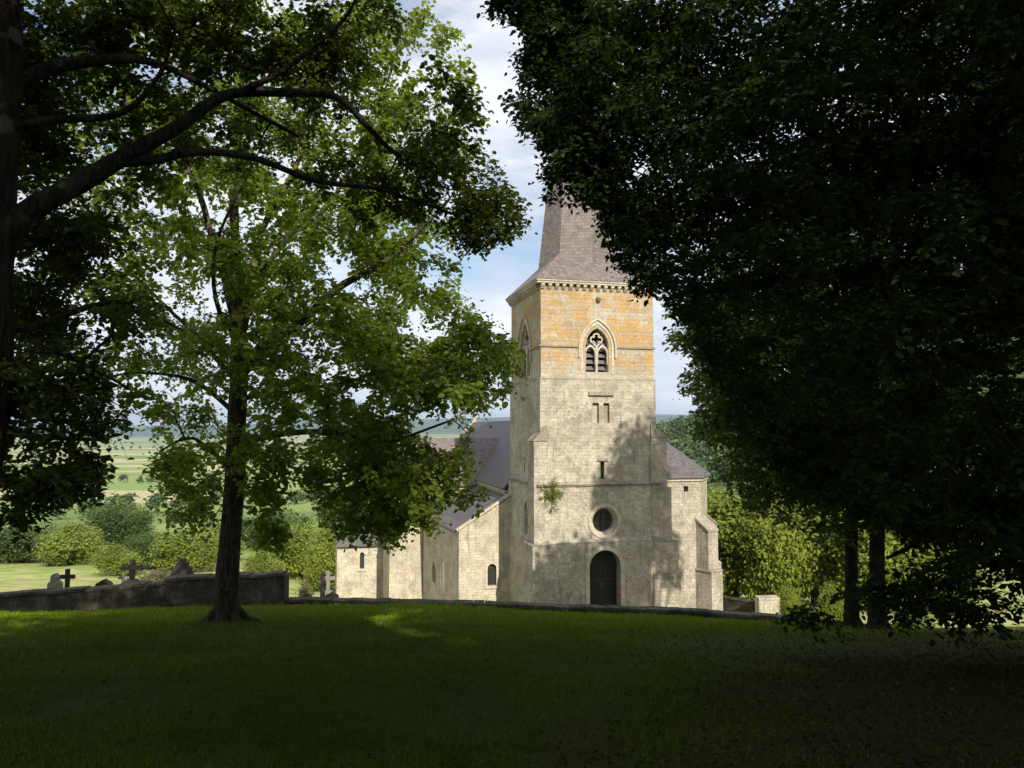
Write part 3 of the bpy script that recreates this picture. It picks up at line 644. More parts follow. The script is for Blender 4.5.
m = MB(); m.ext([(-.5, zNe-.1), (-.5, zNe+.25), (cx, zR+.45), (W+.5, zNe+.25), (W+.5, zNe-.1), (cx, zR+.1)], 'y', VE-.45, VE+.05); m.build('gable_coping', M['trim'], church)
m = MB(); kz = zR+.45; yy = VE-.2
m.box(cx-.2, cx+.2, yy-.2, yy+.2, kz-.2, kz+.3); m.box(cx-.12, cx+.12, yy-.1, yy+.1, kz+.302, kz+1.3); m.box(cx-.42, cx+.42, yy-.11, yy+.11, kz+.72, kz+.95)
m.build('gable_cross', M['upper'], church, bevel=.03)
# transept
tV = Bp.y; tU = fp(389, 560, tV)[0]; vT2 = tV+7.6; zTe = fp(400, 486, tV)[1]; tR = at(476, 439, wor_of(0, tV+3.8).y).z
tr = MB(); tr.box(tU, -.16, tV, vT2, BZ, zTe).build('transept_wall', M['aisle'], church)
MB().ext([(tV, zTe+.001), (vT2, zTe+.001), (tV+3.8, tR-.1)], 'x', tU, tU+.5).build('gable_wall', M['aisle'], church)
slab('transept_roof', [(tU-.1, tV-.25, zTe-.12), (tU-.1, tV+3.8, tR), (cx, tV+3.8, tR), (cx-3.4, tV-.25, zTe-.12)], .14, 'redslate')
slab('transept_roof', [(tU-.1, tV+3.8, tR), (tU-.1, vT2+.25, zTe-.12), (cx-3.4, vT2+.25, zTe-.12), (cx, tV+3.8, tR)], .14, 'redslate')
u1, u2 = fp(421.5, 560, tV)[0], fp(424.5, 560, tV)[0]
MB().tube([(u1+.15, tV-.13, BZ), (u1+.15, tV-.13, zTe-.1)], .1, 8).build('drainpipe', M['lead'], church)
buttress('buttress', tU-.02, tU+.9, tV-.55, tV+.05, fp(395, 520, tV)[1], .5, 'aisle', side='l')
# low chapel beyond the transept
cV = tV+6.2; cU0 = fp(337, 560, cV)[0]; zCe = fp(350, 546, cV)[1]; zCr = at(345, 512, wor_of(cU0, cV+3).y).z
ch = MB().box(cU0, tU+.05, cV, cV+6, BZ, zCe).build('chapel_wall', M['aisle'], church)
x0, z0 = fp(359.5, 569, cV); x1, z1 = fp(364.5, 552, cV)
cut(ch, MB().ext(arch(x0, x1, z0, z1, False), 'y', cV-1, cV+.5))
window(church, (x0, x1, z0, z1, False), 'y', cV, .3, bars=(1, 4), fr=.14)
MB().ext([(cV, zCe+.001), (cV+6, zCe+.001), (cV+3, zCr-.1)], 'x', cU0, cU0+.4).build('gable_wall', M['aisle'], church)
slab('chapel_roof', [(cU0-.05, cV-.25, zCe-.1), (tU, cV-.25, zCe-.1), (tU, cV+3, zCr), (cU0-.05, cV+3, zCr)], .12, 'slate')
slab('chapel_roof', [(cU0-.05, cV+3, zCr), (tU, cV+3, zCr), (tU, cV+6.25, zCe-.1), (cU0-.05, cV+6.25, zCe-.1)], .12, 'slate')
church.location = (CORNER.x, CORNER.y, 0)

# ------------------------------------------------------------------ dry stone walls round the lawn
def stone_wall(name, P, thick, label, seed, hb=.6):
    """P: list of (x,y,ztop). one rough wall body with rounded coping stones"""
    random.seed(seed); root = empty(name, (P[0][0], P[0][1], 0)); root.location = (0, 0, 0)
    body = MB(); cop = MB()
    for (x0, y0, z0), (x1, y1, z1) in zip(P, P[1:]):
        L = math.hypot(x1-x0, y1-y0); n = max(1, int(L/.35)); dx, dy = (x1-x0)/L, (y1-y0)/L; nx, ny = -dy*thick/2, dx*thick/2
        for i in range(n):
            a, b = i/n, (i+1)/n
            X0, Y0, X1, Y1 = x0+(x1-x0)*a, y0+(y1-y0)*a, x0+(x1-x0)*b, y0+(y1-y0)*b
            za, zb_ = z0+(z1-z0)*a, z0+(z1-z0)*b; g = min(gz(X0, Y0), gz(X1, Y1), gz(X0, Y0+.5))-hb
            body.hexa([(X0-nx, Y0-ny, g), (X1-nx, Y1-ny, g), (X1+nx, Y1+ny, g), (X0+nx, Y0+ny, g)], [(X0-nx, Y0-ny, za-.09), (X1-nx, Y1-ny, zb_-.09), (X1+nx, Y1+ny, zb_-.09), (X0+nx, Y0+ny, za-.09)])
        t = 0
        while t < L-.05:
            l = min(random.uniform(.3, .65), L-t); a, b = t/L, (t+l-.015)/L; k = 1.14+random.uniform(-.05, .08); h = random.uniform(-.02, .02)
            X0, Y0, X1, Y1 = x0+(x1-x0)*a, y0+(y1-y0)*a, x0+(x1-x0)*b, y0+(y1-y0)*b; za = z0+(z1-z0)*a+h; zb_ = z0+(z1-z0)*b+h
            cop.hexa([(X0-nx*k, Y0-ny*k, za-.088), (X1-nx*k, Y1-ny*k, zb_-.088), (X1+nx*k, Y1+ny*k, zb_-.088), (X0+nx*k, Y0+ny*k, za-.088)], [(X0-nx*k*.9, Y0-ny*k*.9, za), (X1-nx*k*.9, Y1-ny*k*.9, zb_), (X1+nx*k*.9, Y1+ny*k*.9, zb_), (X0+nx*k*.9, Y0+ny*k*.9, za)])
            t += l
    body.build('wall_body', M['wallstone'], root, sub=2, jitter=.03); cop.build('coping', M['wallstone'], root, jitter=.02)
    return tag(root, label, 'wall')
def top(px, py, Y): p = at(px, py, Y); return (p.x, p.y, p.z)
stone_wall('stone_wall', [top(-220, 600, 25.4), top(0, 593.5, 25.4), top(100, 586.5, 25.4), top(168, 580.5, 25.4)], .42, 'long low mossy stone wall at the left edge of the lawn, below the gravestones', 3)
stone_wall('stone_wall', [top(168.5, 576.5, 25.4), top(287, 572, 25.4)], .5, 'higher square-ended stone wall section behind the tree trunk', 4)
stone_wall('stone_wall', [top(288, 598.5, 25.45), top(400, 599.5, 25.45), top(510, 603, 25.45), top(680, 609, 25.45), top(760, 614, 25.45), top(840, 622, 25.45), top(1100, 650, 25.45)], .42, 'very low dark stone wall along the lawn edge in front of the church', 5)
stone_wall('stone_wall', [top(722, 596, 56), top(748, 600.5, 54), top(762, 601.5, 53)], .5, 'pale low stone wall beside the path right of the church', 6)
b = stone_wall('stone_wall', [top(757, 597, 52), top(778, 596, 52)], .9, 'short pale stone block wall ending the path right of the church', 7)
for o in b.children: o.data.materials[0] = M['aisle']

# ------------------------------------------------------------------ gravestones behind the wall
def latin_cross(m, cx, y, zb, h, w, arm, t, zc):
    m.box(cx-w/2, cx+w/2, y-t/2, y+t/2, zb, zb+h); m.box(cx-arm/2, cx-w/2-.001, y-t/2+.002, y+t/2-.002, zc-w/2, zc+w/2); m.box(cx+w/2+.001, cx+arm/2, y-t/2+.002, y+t/2-.002, zc-w/2, zc+w/2)
def grave(px, ytop, ybot, Y, kind, mat, label):
    p = at(px, ybot, Y); t = at(px, ytop, Y); k = Y/F
    root = empty('gravestone' if kind in ('head', 'pinn', 'ped', 'obelisk') else 'grave_cross', (p.x, Y, gz(p.x, Y))); zb = p.z-root.location.z; zt = t.z-root.location.z
    m = MB(); g = -.3
    if kind == 'cross':
        m.box(-.35, .35, -.25, .25, g, zb-.1); m.box(-.24, .24, -.17, .17, zb-.098, zb+.08); o = m.build('plinth', M[mat], root, bevel=.02)
        m = MB(); h = zt-zb-.08; ww = h*.19; latin_cross(m, 0, 0, zb+.082, h, ww, h*.72, .13, zb+.08+h*.63); m.build('cross', M[mat], root, bevel=.018)
    elif kind == 'big':
        m.box(-.6, .6, -.35, .35, g, zb-.25); m.box(-.45, .45, -.28, .28, zb-.248, zb-.06); m.hexa([(-.36, -.22, zb-.058), (.36, -.22, zb-.058), (.36, .22, zb-.058), (-.36, .22, zb-.058)], [(-.15, -.12, zb+.12), (.15, -.12, zb+.12), (.15, .12, zb+.12), (-.15, .12, zb+.12)]); m.build('plinth', M[mat], root, bevel=.02)
        m = MB(); h = zt-zb-.1; ww = .17; latin_cross(m, 0, 0, zb+.122, h, ww, h*.95, .15, zb+.1+h*.6)
        for s in (-1, 1): m.box(s*h*.475-.03, s*h*.475+.03, -.09, .09, zb+.1+h*.6-.115, zb+.1+h*.6+.115)
        m.build('cross', M[mat], root, bevel=.018)
    elif kind == 'head':
        m.box(-.35, .35, -.2, .2, g, zb+.05); m.build('plinth', M[mat], root, bevel=.02)
        m = MB(); h = zt-zb; m.ext([(-.28, zb+.052), (.28, zb+.052), (.27, zb+h*.45), (.14, zb+h*.58), (.16, zb+h*.8), (.06, zb+h), (-.08, zb+h*.96), (-.16, zb+h*.76), (-.15, zb+h*.55), (-.26, zb+h*.42)], 'y', -.1, .1); m.build('headstone', M[mat], root, bevel=.03)
    elif kind == 'pinn':
        h = zt-zb; m.box(-.42, .42, -.2, .2, g, zb); m.build('plinth', M[mat], root, bevel=.02)
        m = MB(); m.ext([(-.40, zb+.002), (.40, zb+.002), (.40, zb+.1), (.33, zb+h*.22), (.34, zb+h*.45), (.22, zb+h*.55), (.2, zb+h*.72), (.1, zb+h*.8), (.1, zb+h*.93), (.0, zb+h), (-.1, zb+h*.93), (-.1, zb+h*.8), (-.2, zb+h*.72), (-.22, zb+h*.55), (-.34, zb+h*.45), (-.33, zb+h*.22), (-.40, zb+.1)], 'y', -.12, .12); m.build('headstone', M[mat], root, bevel=.015)
    elif kind == 'ped':
        h = zt-zb; m.box(-.22, .22, -.15, .15, g, zb+h*.3); m.build('plinth', M[mat], root); m = MB(); m.ext([(-.3, zb+h*.302), (.3, zb+h*.302), (.26, zb+h*.6), (.1, zb+h*.8), (0, zb+h), (-.1, zb+h*.8), (-.26, zb+h*.6)], 'y', -.17, .17); m.build('headstone', M[mat], root, bevel=.015)
    elif kind == 'obelisk':
        h = zt-zb; m.hexa([(-.17, -.15, g), (.17, -.15, g), (.17, .15, g), (-.17, .15, g)], [(-.09, -.08, zb+h*.9), (.09, -.08, zb+h*.9), (.09, .08, zb+h*.9), (-.09, .08, zb+h*.9)]); m.build('shaft', M[mat], root); MB().hexa([(-.12, -.1, zb+h*.902), (.12, -.1, zb+h*.902), (.12, .1, zb+h*.902), (-.12, .1, zb+h*.902)], [(-.02, -.02, zb+h), (.02, -.02, zb+h), (.02, .02, zb+h), (-.02, .02, zb+h)]).build('cap_stone', M[mat], root)
    return tag(root, label, 'gravestone' if 'stone' in root.name else 'cross')
grave(55, 573, 590, 30, 'head', 'grave', 'pale carved headstone with a rough figure-like top, leftmost above the wall')
grave(67, 569, 592, 28.5, 'cross', 'shadedgrave', 'dark stone cross right beside the carved headstone, left of the wall')
grave(104, 579, 589, 31, 'ped', 'shadedgrave', 'small low gravestone with a gabled cap, alone between the crosses')
grave(123, 573, 588, 33, 'cross', 'grave', 'small grey grave cross just left of the big cross')
grave(132, 560, 582, 29, 'big', 'shadedgrave', 'tallest dark grave cross on a stepped plinth above the wall')
grave(182, 558, 576, 29, 'pinn', 'shadedgrave', 'dark gravestone with a stepped pinnacle top rising over the higher wall section')
grave(322.5, 572, 598, 40, 'obelisk', 'shadedgrave', 'slim dark grave pillar left of the church chapel')
grave(328, 571, 592, 47, 'cross', 'grave', 'pale thin grave cross beside the slim dark pillar near the chapel')
grave(331.5, 592, 600, 34, 'ped', 'shadedgrave', 'tiny dark gravestone at the foot of the pale cross')

# ------------------------------------------------------------------ foliage
rng = np.random.default_rng(11)
def unit(v): return v/np.maximum(np.linalg.norm(v, axis=-1, keepdims=True), 1e-9)
def leaf_arrays(c, a, n, L, Wd):
    """c centres(bases), a axis, n normal, L length, Wd width -> verts (N*6), faces 2 quads each"""
    a = unit(a); s = unit(np.cross(n, a)); n = np.cross(a, s); L = L[:, None]; Wd = Wd[:, None]
    f = .18*Wd*n
    V = np.stack((c, c+a*L*.33+s*Wd*.5+f, c+a*L*.72+s*Wd*.38+f*.6-n*L*.04, c+a*L-n*L*.12, c+a*L*.72-s*Wd*.38+f*.6-n*L*.04, c+a*L*.33-s*Wd*.5+f), 1)
    k = len(c); b = np.arange(k)[:, None]*6
    Fc = np.concatenate((b+np.array([0, 1, 2, 3]), b+np.array([0, 3, 4, 5])), 1).reshape(-1, 4)
    return V.reshape(-1, 3), Fc
def lobes(c, a, n, L, Wd):
    """maple/oak style leaf: one 5-tipped face fan made of two quads and a wide middle"""
    return leaf_arrays(c, a, n, L, Wd)
def sprays(C, rad, ntw, nlf, L, flat=.45, droop=.25, up=.9, wr=.62, jitter=.03):
    """leafy twigs round the clump centres; returns leaf base, axis, normal, clump id, twig tubes"""
    n = len(C); rad = np.broadcast_to(rad, (n,))
    d = rng.normal(size=(n, ntw, 3)); d[..., 2] *= flat; d = unit(d)
    ln = rad[:, None]*rng.uniform(.55, 1.15, (n, ntw))
    t = (np.arange(nlf)+rng.uniform(.2, .9, (n, ntw, nlf)))/nlf; t = .12+.9*t
    P = C[:, None, None]+d[:, :, None]*(ln[..., None, None]*t[..., None]); P[..., 2] -= droop*rad[:, None, None]*t**2
    side = unit(np.cross(d, np.array([0, 0, 1.])))[:, :, None]*np.where(rng.random((n, ntw, nlf, 1)) < .5, -1, 1)
    ax = d[:, :, None]*.7+side*.9+rng.normal(size=P.shape)*.35; ax[..., 2] -= .25
    nm = rng.normal(size=P.shape)*(1-up)*1.1+np.array([0, 0, 1.])*up+rng.normal(size=P.shape)*.28
    P = P+rng.normal(size=P.shape)*jitter
    k = n*ntw*nlf; size = L*rng.uniform(.55, 1.2, k)*np.repeat(rng.uniform(.75, 1.25, n), ntw*nlf)
    ids = np.repeat(np.arange(n), ntw*nlf)
    return P.reshape(-1, 3), ax.reshape(-1, 3), nm.reshape(-1, 3), size, ids, d, ln
def nz3(P, s, o=0.):
    P = np.asarray(P)*s+o
    return (np.sin(P[:, 0]*1.7+np.sin(P[:, 1]*1.3+1)*1.5)+np.sin(P[:, 1]*1.9+np.sin(P[:, 2]*1.6)*1.4+2)+np.sin(P[:, 2]*2.1+np.sin(P[:, 0]*1.2+3)*1.6))/3
def view_keep(P, allow, jit=0.):
    px, py, dep = proj(P)
    if jit: px = px+rng.normal(size=len(px))*jit; py = py+rng.normal(size=len(py))*jit
    inv = (dep > .3) & (px > -60) & (px < 1084) & (py > -60) & (py < 830)
    ok = np.zeros(len(px), bool)
    for poly in allow: ok |= inpoly(px, py, poly)
    return ~inv | ok
def thin(P, dmin):
    """grid-thinning to a minimum spacing"""
    key = np.floor(P/dmin).astype(int); _, i = np.unique(key, axis=0, return_index=True); return P[np.sort(i)]
def crown_points(ells, n, allow, gap=.0, gs=.55, seed=0, dmin=.4, avoid_cam=1.6):
    out = []
    vol = np.array([e[1][0]*e[1][1]*e[1][2] for e in ells]); vol = vol/vol.sum()
    for (c, r), w in zip(ells, vol):
        k = max(4, int(n*w)); u = unit(rng.normal(size=(k*3, 3)))*rng.random((k*3, 1))**.40
        out.append(np.array(c)+u*np.array(r))
    P = np.concatenate(out); rng.shuffle(P)
    P = P[view_keep(P, allow)]; P = P[nz3(P, gs*2.2, seed) > gap-.35-.25*rng.random(len(P))] if gap is not None else P
    P = P[np.linalg.norm(P, axis=1) > avoid_cam]
    P = P[P[:, 2] > ground_z(P[:, 0], P[:, 1])+.5]
    P = thin(P, dmin); rng.shuffle(P); return P[:n]
def limbs_and_twigs(name_root, trunk, limbs, C, mat, parent, r_tip=.006, d=None, ln=None, seg=5, twigs=True):
    """trunk and limbs (lists of (point, radius)); joins each clump centre by a curved branchlet"""
    tr = MB(); 
    def smooth(pl):
        q = []
        for i in range(len(pl)-1):
            p0 = Vector(pl[max(i-1, 0)][0]); p1 = Vector(pl[i][0]); p2 = Vector(pl[i+1][0]); p3 = Vector(pl[min(i+2, len(pl)-1)][0])
            for k in range(4):
                t = k/4; p = .5*((2*p1)+(p2-p0)*t+(2*p0-5*p1+4*p2-p3)*t*t+(3*p1-p0-3*p2+p3)*t**3)
                q.append((p, pl[i][1]*(1-t)+pl[i+1][1]*t))
        q.append((Vector(pl[-1][0]), pl[-1][1])); return q
    t = smooth(trunk); t = [(p+mnoise.noise_vector(p*.8)*.04, r*(1+.10*mnoise.noise(p*2))) for p, r in t]
    tr.tube([p for p, _ in t], [r for _, r in t], 14)
    for k in range(7):
        a = k*.9+.3; b_ = trunk[0][1]*(0.6 if 'oak' in name_root else 1); p0 = Vector(trunk[0][0]); l = b_*random.uniform(1.5, 2.3)
        tr.tube([p0+Vector((math.cos(a)*b_*.35, math.sin(a)*b_*.35, .42)), p0+Vector((math.cos(a)*b_*.8, math.sin(a)*b_*.8, .22)), p0+Vector((math.cos(a+.15)*l, math.sin(a+.15)*l, .04))], [b_*.26, b_*.22, b_*.06], 7)
    tr.build('trunk', mat, parent, uv=False, smooth=True)
    nodes = [(p, r) for p, r in t[len(t)//3:]]
    lb = MB()
    for l in limbs:
        q = smooth(l); q = [(p+mnoise.noise_vector(p*1.1)*.06*min(1, i/3), r) for i, (p, r) in enumerate(q)]
        lb.tube([p for p, _ in q], [max(r, .008) for _, r in q], 8); nodes += [(p, r) for p, r in q]
    NP = np.array([tuple(p) for p, r in nodes]); NR = np.array([r for p, r in nodes])
    cap = len(NP)+len(C)*3+5; A = np.zeros((cap, 3)); B = np.zeros(cap); k = len(NP); A[:k] = NP; B[:k] = NR
    d0 = np.array([np.min(np.linalg.norm(NP-c, axis=1)) for c in C]); order = np.argsort(d0)
    for i in order:
        c = C[i]; dist = np.linalg.norm(A[:k]-c, axis=1)+.25*(A[:k, 2] > c[2]+.5); j = int(np.argmin(dist)); p0 = A[j]; r0 = min(B[j]*.75, .008+.016*dist[j])
        r0 = max(r0, r_tip); m1 = p0*.6+c*.4+np.array([0, 0, .12*dist[j]])+rng.normal(size=3)*.06*dist[j]; m2 = p0*.25+c*.75+np.array([0, 0, .10*dist[j]])+rng.normal(size=3)*.05*dist[j]
        lb.tube([p0, m1, m2, c], [r0, r0*.8, r0*.6, max(r_tip*.7, r0*.35)], seg, cap=False)
        for q, rr_ in ((m1, .8), (m2, .6), (c, .45)): A[k] = q; B[k] = r0*rr_; k += 1
    lb.build('branches', mat, parent, uv=False, smooth=True)
    if twigs and d is not None:
        n, ntw = d.shape[:2]; dd = d.reshape(-1, 3); l2 = ln.reshape(-1, 1); c0 = np.repeat(C, ntw, 0)
        s = unit(np.cross(dd, np.array([0, 0, 1.]))); u = np.cross(s, dd)
        rings = []
        for f, r in ((0, r_tip*.7), (.55, r_tip*.5), (1.0, r_tip*.3)):
            c1 = c0+dd*l2*f; c1 = c1-np.array([0, 0, 1.])*(.25*l2*f*f)
            for w in (0, 2.09, 4.19): rings.append(c1+(s*math.cos(w)+u*math.sin(w))*r)
        V = np.stack(rings, 1).reshape(-1, 3); b = np.arange(len(dd))[:, None]*9
        fc = np.concatenate([b+np.array([3*g+i, 3*g+(i+1) % 3, 3*g+3+(i+1) % 3, 3*g+3+i]) for g in (0, 1) for i in range(3)], 1).reshape(-1, 4)
        link_mesh('twigs', V, fc, np.full(len(fc), 4), mat, parent)
def tree(name, label, trunk, limbs, C, rad, ntw, nlf, L, lmat, bmat, allow, jit=7, twigs=True, flat=.45, droop=.25, up=.9, wr=.62, r_tip=.006, seg=5):
    b0 = Vector(trunk[0][0]); root = empty(name, b0)
    off = np.array(b0)
    P, ax, nm, size, ids, d, ln = sprays(C, rad, ntw, nlf, L, flat, droop, up)
    k = view_keep(P, allow, jit); P, ax, nm, size, ids = P[k], ax[k], nm[k], size[k], ids[k]
    per = ntw*nlf; frac = np.bincount(ids, minlength=len(C))/per; okc = frac > .3
    k = okc[ids]; P, ax, nm, size, ids = P[k], ax[k], nm[k], size[k], ids[k]
    tipk = view_keep((C[:, None]+d*ln[..., None]).reshape(-1, 3), allow)
    ln = ln*np.where(tipk.reshape(ln.shape), 1, .35)
    V, Fc = leaf_arrays(P-off, ax, nm, size, size*wr)
    hue = np.clip(.5+.35*rng.normal(size=len(C))[ids]*.5+rng.normal(size=len(ids))*.22, 0, 1)
    link_mesh('crown', V, Fc, np.full(len(Fc), 4), lmat, root, attr=np.repeat(hue, 6))
    T = [(Vector(p)-b0, r) for p, r in trunk]; LL = [[(Vector(p)-b0, r) for p, r in l] for l in limbs]
    limbs_and_twigs(name, T, LL, (C-off)[okc], bmat, root, r_tip, d[okc], ln[okc], seg, twigs)
    print(name, 'clumps', len(C), 'leaves', len(P))
    return tag(root, label, 'tree', 'trees')
def a3(px, py, Y, r): return (at(px, py, Y), r)
BIG = [(-9999, -9999), (9999, -9999), (9999, 9999), (-9999, 9999)]

# --- the maple on the lawn, left of the church
bx, by = at(226, 618, 14.2).x, 14.2; g = gz(bx, by)
trunkA = [((bx, by, g-.15), 0.416), ((bx+.0, by, g+.1), 0.320), ((bx+.02, by, g+.35), 0.232), (at(229, 560, 14.1), 0.196), (at(232, 500, 14.1), 0.180), (at(236, 430, 14.), 0.172), (at(239, 370, 14.), 0.160), (at(238, 330, 14.), 0.136), (at(236, 270, 14.1), 0.096), (at(234, 190, 14.3), 0.080), (at(240, 90, 14.6), 0.064), (at(236, -60, 15), 0.048), (at(240, -220, 15), 0.024)]
limbsA = [
 [a3(240, 375, 14, 0.120), a3(262, 345, 13.8, 0.104), a3(300, 325, 13.4, 0.080), a3(345, 285, 13.2, 0.064), a3(400, 250, 13, 0.040), a3(450, 200, 13, 0.024)],
 [a3(238, 345, 14, 0.096), a3(250, 300, 14.3, 0.080), a3(262, 230, 14.6, 0.064), a3(300, 160, 15, 0.048), a3(330, 60, 15.3, 0.032), a3(345, -80, 15.5, 0.016)],
 [a3(238, 330, 14, 0.096), a3(222, 270, 14.2, 0.072), a3(205, 210, 14.4, 0.056), a3(172, 120, 14.7, 0.040), a3(150, 0, 15, 0.024)],
 [a3(252, 285, 14.2, 0.056), a3(290, 235, 14, 0.048), a3(325, 210, 13.8, 0.036), a3(370, 130, 13.6, 0.024), a3(400, 40, 13.4, 0.016)],
 [a3(236, 445, 14.1, 0.080), a3(262, 438, 13.8, 0.068), a3(310, 430, 13.4, 0.052), a3(350, 436, 13.1, 0.040), a3(400, 440, 12.9, 0.028), a3(450, 420, 12.7, 0.016)],
 [a3(238, 400, 14, 0.056), a3(280, 392, 13.7, 0.044), a3(340, 385, 13.3, 0.032), a3(400, 365, 13, 0.024), a3(460, 345, 12.8, 0.014), a3(505, 345, 12.6, 0.008)],
 [a3(236, 415, 14, 0.048), a3(200, 385, 14.1, 0.040), a3(150, 372, 14, 0.028), a3(100, 380, 14, 0.016)],
 [a3(236, 380, 14, 0.048), a3(190, 330, 14.3, 0.036), a3(130, 270, 14.6, 0.024), a3(70, 220, 15, 0.012)],
 [a3(233, 470, 14.1, 0.040), a3(195, 440, 14, 0.028), a3(160, 450, 13.8, 0.016)],
 [a3(237, 395, 14, 0.048), a3(250, 370, 15, 0.040), a3(300, 330, 16.2, 0.024), a3(350, 300, 17, 0.012)],
 [a3(237, 340, 14, 0.048), a3(215, 300, 13, 0.040), a3(220, 230, 12, 0.024), a3(260, 150, 11.5, 0.012)]]
polyA = [(60, -150), (415, -150), (425, -10), (445, 25), (468, 50), (478, 110), (475, 180), (462, 240), (452, 285), (480, 318), (508, 330), (518, 352), (520, 392), (492, 398), (468, 425), (468, 462), (492, 492), (478, 512), (448, 512), (432, 532), (410, 525), (398, 548), (374, 532), (352, 552), (332, 530), (318, 500), (296, 470), (290, 500), (285, 540), (262, 560), (248, 520), (242, 470), (225, 470), (212, 520), (192, 548), (168, 520), (148, 470), (140, 420), (100, 440), (60, 430), (20, 440), (10, 300), (10, -150)]
CA = crown_points([((-4.1, 14.9, 3.2), (5.7, 3.6, 7.2)), ((-1.8, 13.2, 1.2), (3.2, 2.4, 3.2)), ((-1.2, 12.9, .4), (1.9, 1.4, 2.6))], 1150, [polyA], gap=.56, gs=.75, seed=1.3, dmin=.40)
lowA = at(385, 505, 12.9); CA = np.concatenate((CA, crown_points([(tuple(at(390, 485, 13)), (1.7, 1.0, .9)), (tuple(at(275, 500, 13.2)), (.5, .8, 1.0)), (tuple(at(400, 520, 12.7)), (.9, .8, .45)), (tuple(at(355, 525, 12.9)), (.5, .7, .4)), (tuple(at(185, 490, 13.8)), (.75, .8, .9)), (tuple(at(470, 365, 12.7)), (1.1, .8, .9))], 125, [polyA], gap=None, dmin=.30)))
tree('maple_tree', 'broad green maple standing alone on the lawn left of the church', trunkA, limbsA, CA, .44, 8, 11, .098, M['leaf_a'], M['bark_a'], [polyA], jit=8, flat=.7, droop=.35, up=.75, wr=.85)

# --- the near tree at the left edge, its limb sweeping over the lawn
bx, by = at(-66, 600, 6.).x, 6.; g = gz(bx, by)
trunkB = [((bx-.1, by, g-.1), .36), ((bx-.08, by, g+.4), .25), (at(-44, 560, 6.), .21), (at(-20, 400, 6.), .20), (at(-14, 250, 6.), .19), (at(-2, 120, 6.), .15), (at(2, 0, 6.1), .13), (at(-20, -200, 6.2), .10), (at(-60, -450, 6.2), .06)]
limbsB = [
 [a3(-6, 262, 6, 0.102), a3(25, 222, 6.1, 0.098), a3(80, 187, 6.3, 0.085), a3(130, 153, 6.6, 0.072), a3(190, 118, 6.9, 0.060), a3(235, 95, 7.2, 0.051), a3(290, 93, 7.5, 0.043), a3(335, 98, 7.8, 0.034), a3(365, 125, 8.1, 0.031), a3(400, 155, 8.4, 0.025), a3(450, 180, 8.8, 0.017), a3(500, 205, 9, 0.009)],
 [a3(110, 163, 6.5, 0.047), a3(150, 160, 6.7, 0.043), a3(195, 150, 6.9, 0.038), a3(260, 160, 7.2, 0.032), a3(330, 183, 7.6, 0.025), a3(390, 190, 8, 0.019), a3(460, 215, 8.4, 0.010)],
 [a3(235, 95, 7.2, 0.034), a3(275, 75, 7.2, 0.027), a3(315, 45, 7.3, 0.022), a3(350, 10, 7.4, 0.015), a3(370, -40, 7.4, 0.009)],
 [a3(-2, 90, 6, 0.068), a3(50, 70, 6.4, 0.060), a3(110, 55, 6.8, 0.047), a3(160, 65, 7.1, 0.034), a3(230, 100, 7.6, 0.025), a3(300, 140, 8, 0.013)],
 [a3(0, 130, 6, 0.043), a3(60, 118, 6, 0.034), a3(120, 108, 6.1, 0.025), a3(160, 70, 6.2, 0.017), a3(175, 30, 6.2, 0.010)],
 [a3(-6, 330, 6, 0.038), a3(40, 322, 6.3, 0.032), a3(90, 305, 6.6, 0.024), a3(130, 300, 6.9, 0.015), a3(180, 325, 7.2, 0.009)],
 [a3(-6, 380, 6, 0.034), a3(50, 345, 6.2, 0.025), a3(95, 365, 6.4, 0.017), a3(130, 390, 6.6, 0.009)],
 [a3(-8, 430, 6, 0.030), a3(40, 438, 6.2, 0.022), a3(90, 442, 6.4, 0.015), a3(120, 438, 6.6, 0.009)],
 [a3(-8, 480, 6, 0.025), a3(30, 490, 6.2, 0.017), a3(60, 500, 6.4, 0.009)],
 [a3(0, 0, 6.1, 0.076), a3(80, -120, 6.5, 0.060), a3(220, -260, 7, 0.043), a3(400, -380, 7.4, 0.025)],
 [a3(-10, -80, 6.1, 0.068), a3(-100, -200, 5, 0.051), (Vector((-3, 2.5, 5.2)), 0.034), (Vector((-1.5, .5, 5.6)), 0.017)]]
polyB = [(-100, -200), (405, -200), (420, -20), (432, 40), (470, 80), (488, 130), (500, 180), (528, 212), (520, 232), (498, 250), (480, 268), (462, 250), (430, 228), (395, 215), (360, 232), (330, 205), (290, 185), (240, 175), (205, 160), (170, 178), (150, 215), (130, 250), (135, 290), (175, 310), (185, 335), (150, 345), (118, 330), (105, 370), (125, 410), (128, 452), (105, 465), (92, 500), (60, 512), (35, 535), (8, 548), (-100, 560)]
CB = crown_points([((-7.2, 6.2, 6.4), (2.4, 2.2, 1.8)), ((-3.6, 7.6, 4.0), (3.6, 2.4, 3.2)), ((-1.2, 8.2, 3.3), (2.4, 1.3, 1.9)), ((-4.3, 6.4, .6), (1.3, 1.0, 1.9)), ((-3.0, 2.5, 5.2), (3.8, 4.4, 1.6))], 1000, [polyB], gap=.08, gs=.8, seed=4.1, dmin=.30, avoid_cam=3.5)
for P0 in ((50, 60, 7.6, .6, .5), (70, 240, 7.8, .4, .35), (40, 310, 7.5, .4, .4), (120, 20, 7.8, .6, .4), (30, 130, 7.6, .4, .5), (220, 40, 8.2, .7, .4), (330, 60, 8.6, .7, .4), (440, 190, 8.6, .9, .5), (490, 212, 8.9, .4, .35), (60, 480, 6.4, .5, .35), (60, 400, 6.4, .55, .5)):
    CB = np.concatenate((CB, crown_points([(tuple(at(*P0[:3])), (P0[3], .5, P0[4]))], 22, [polyB], gap=None, dmin=.22)))
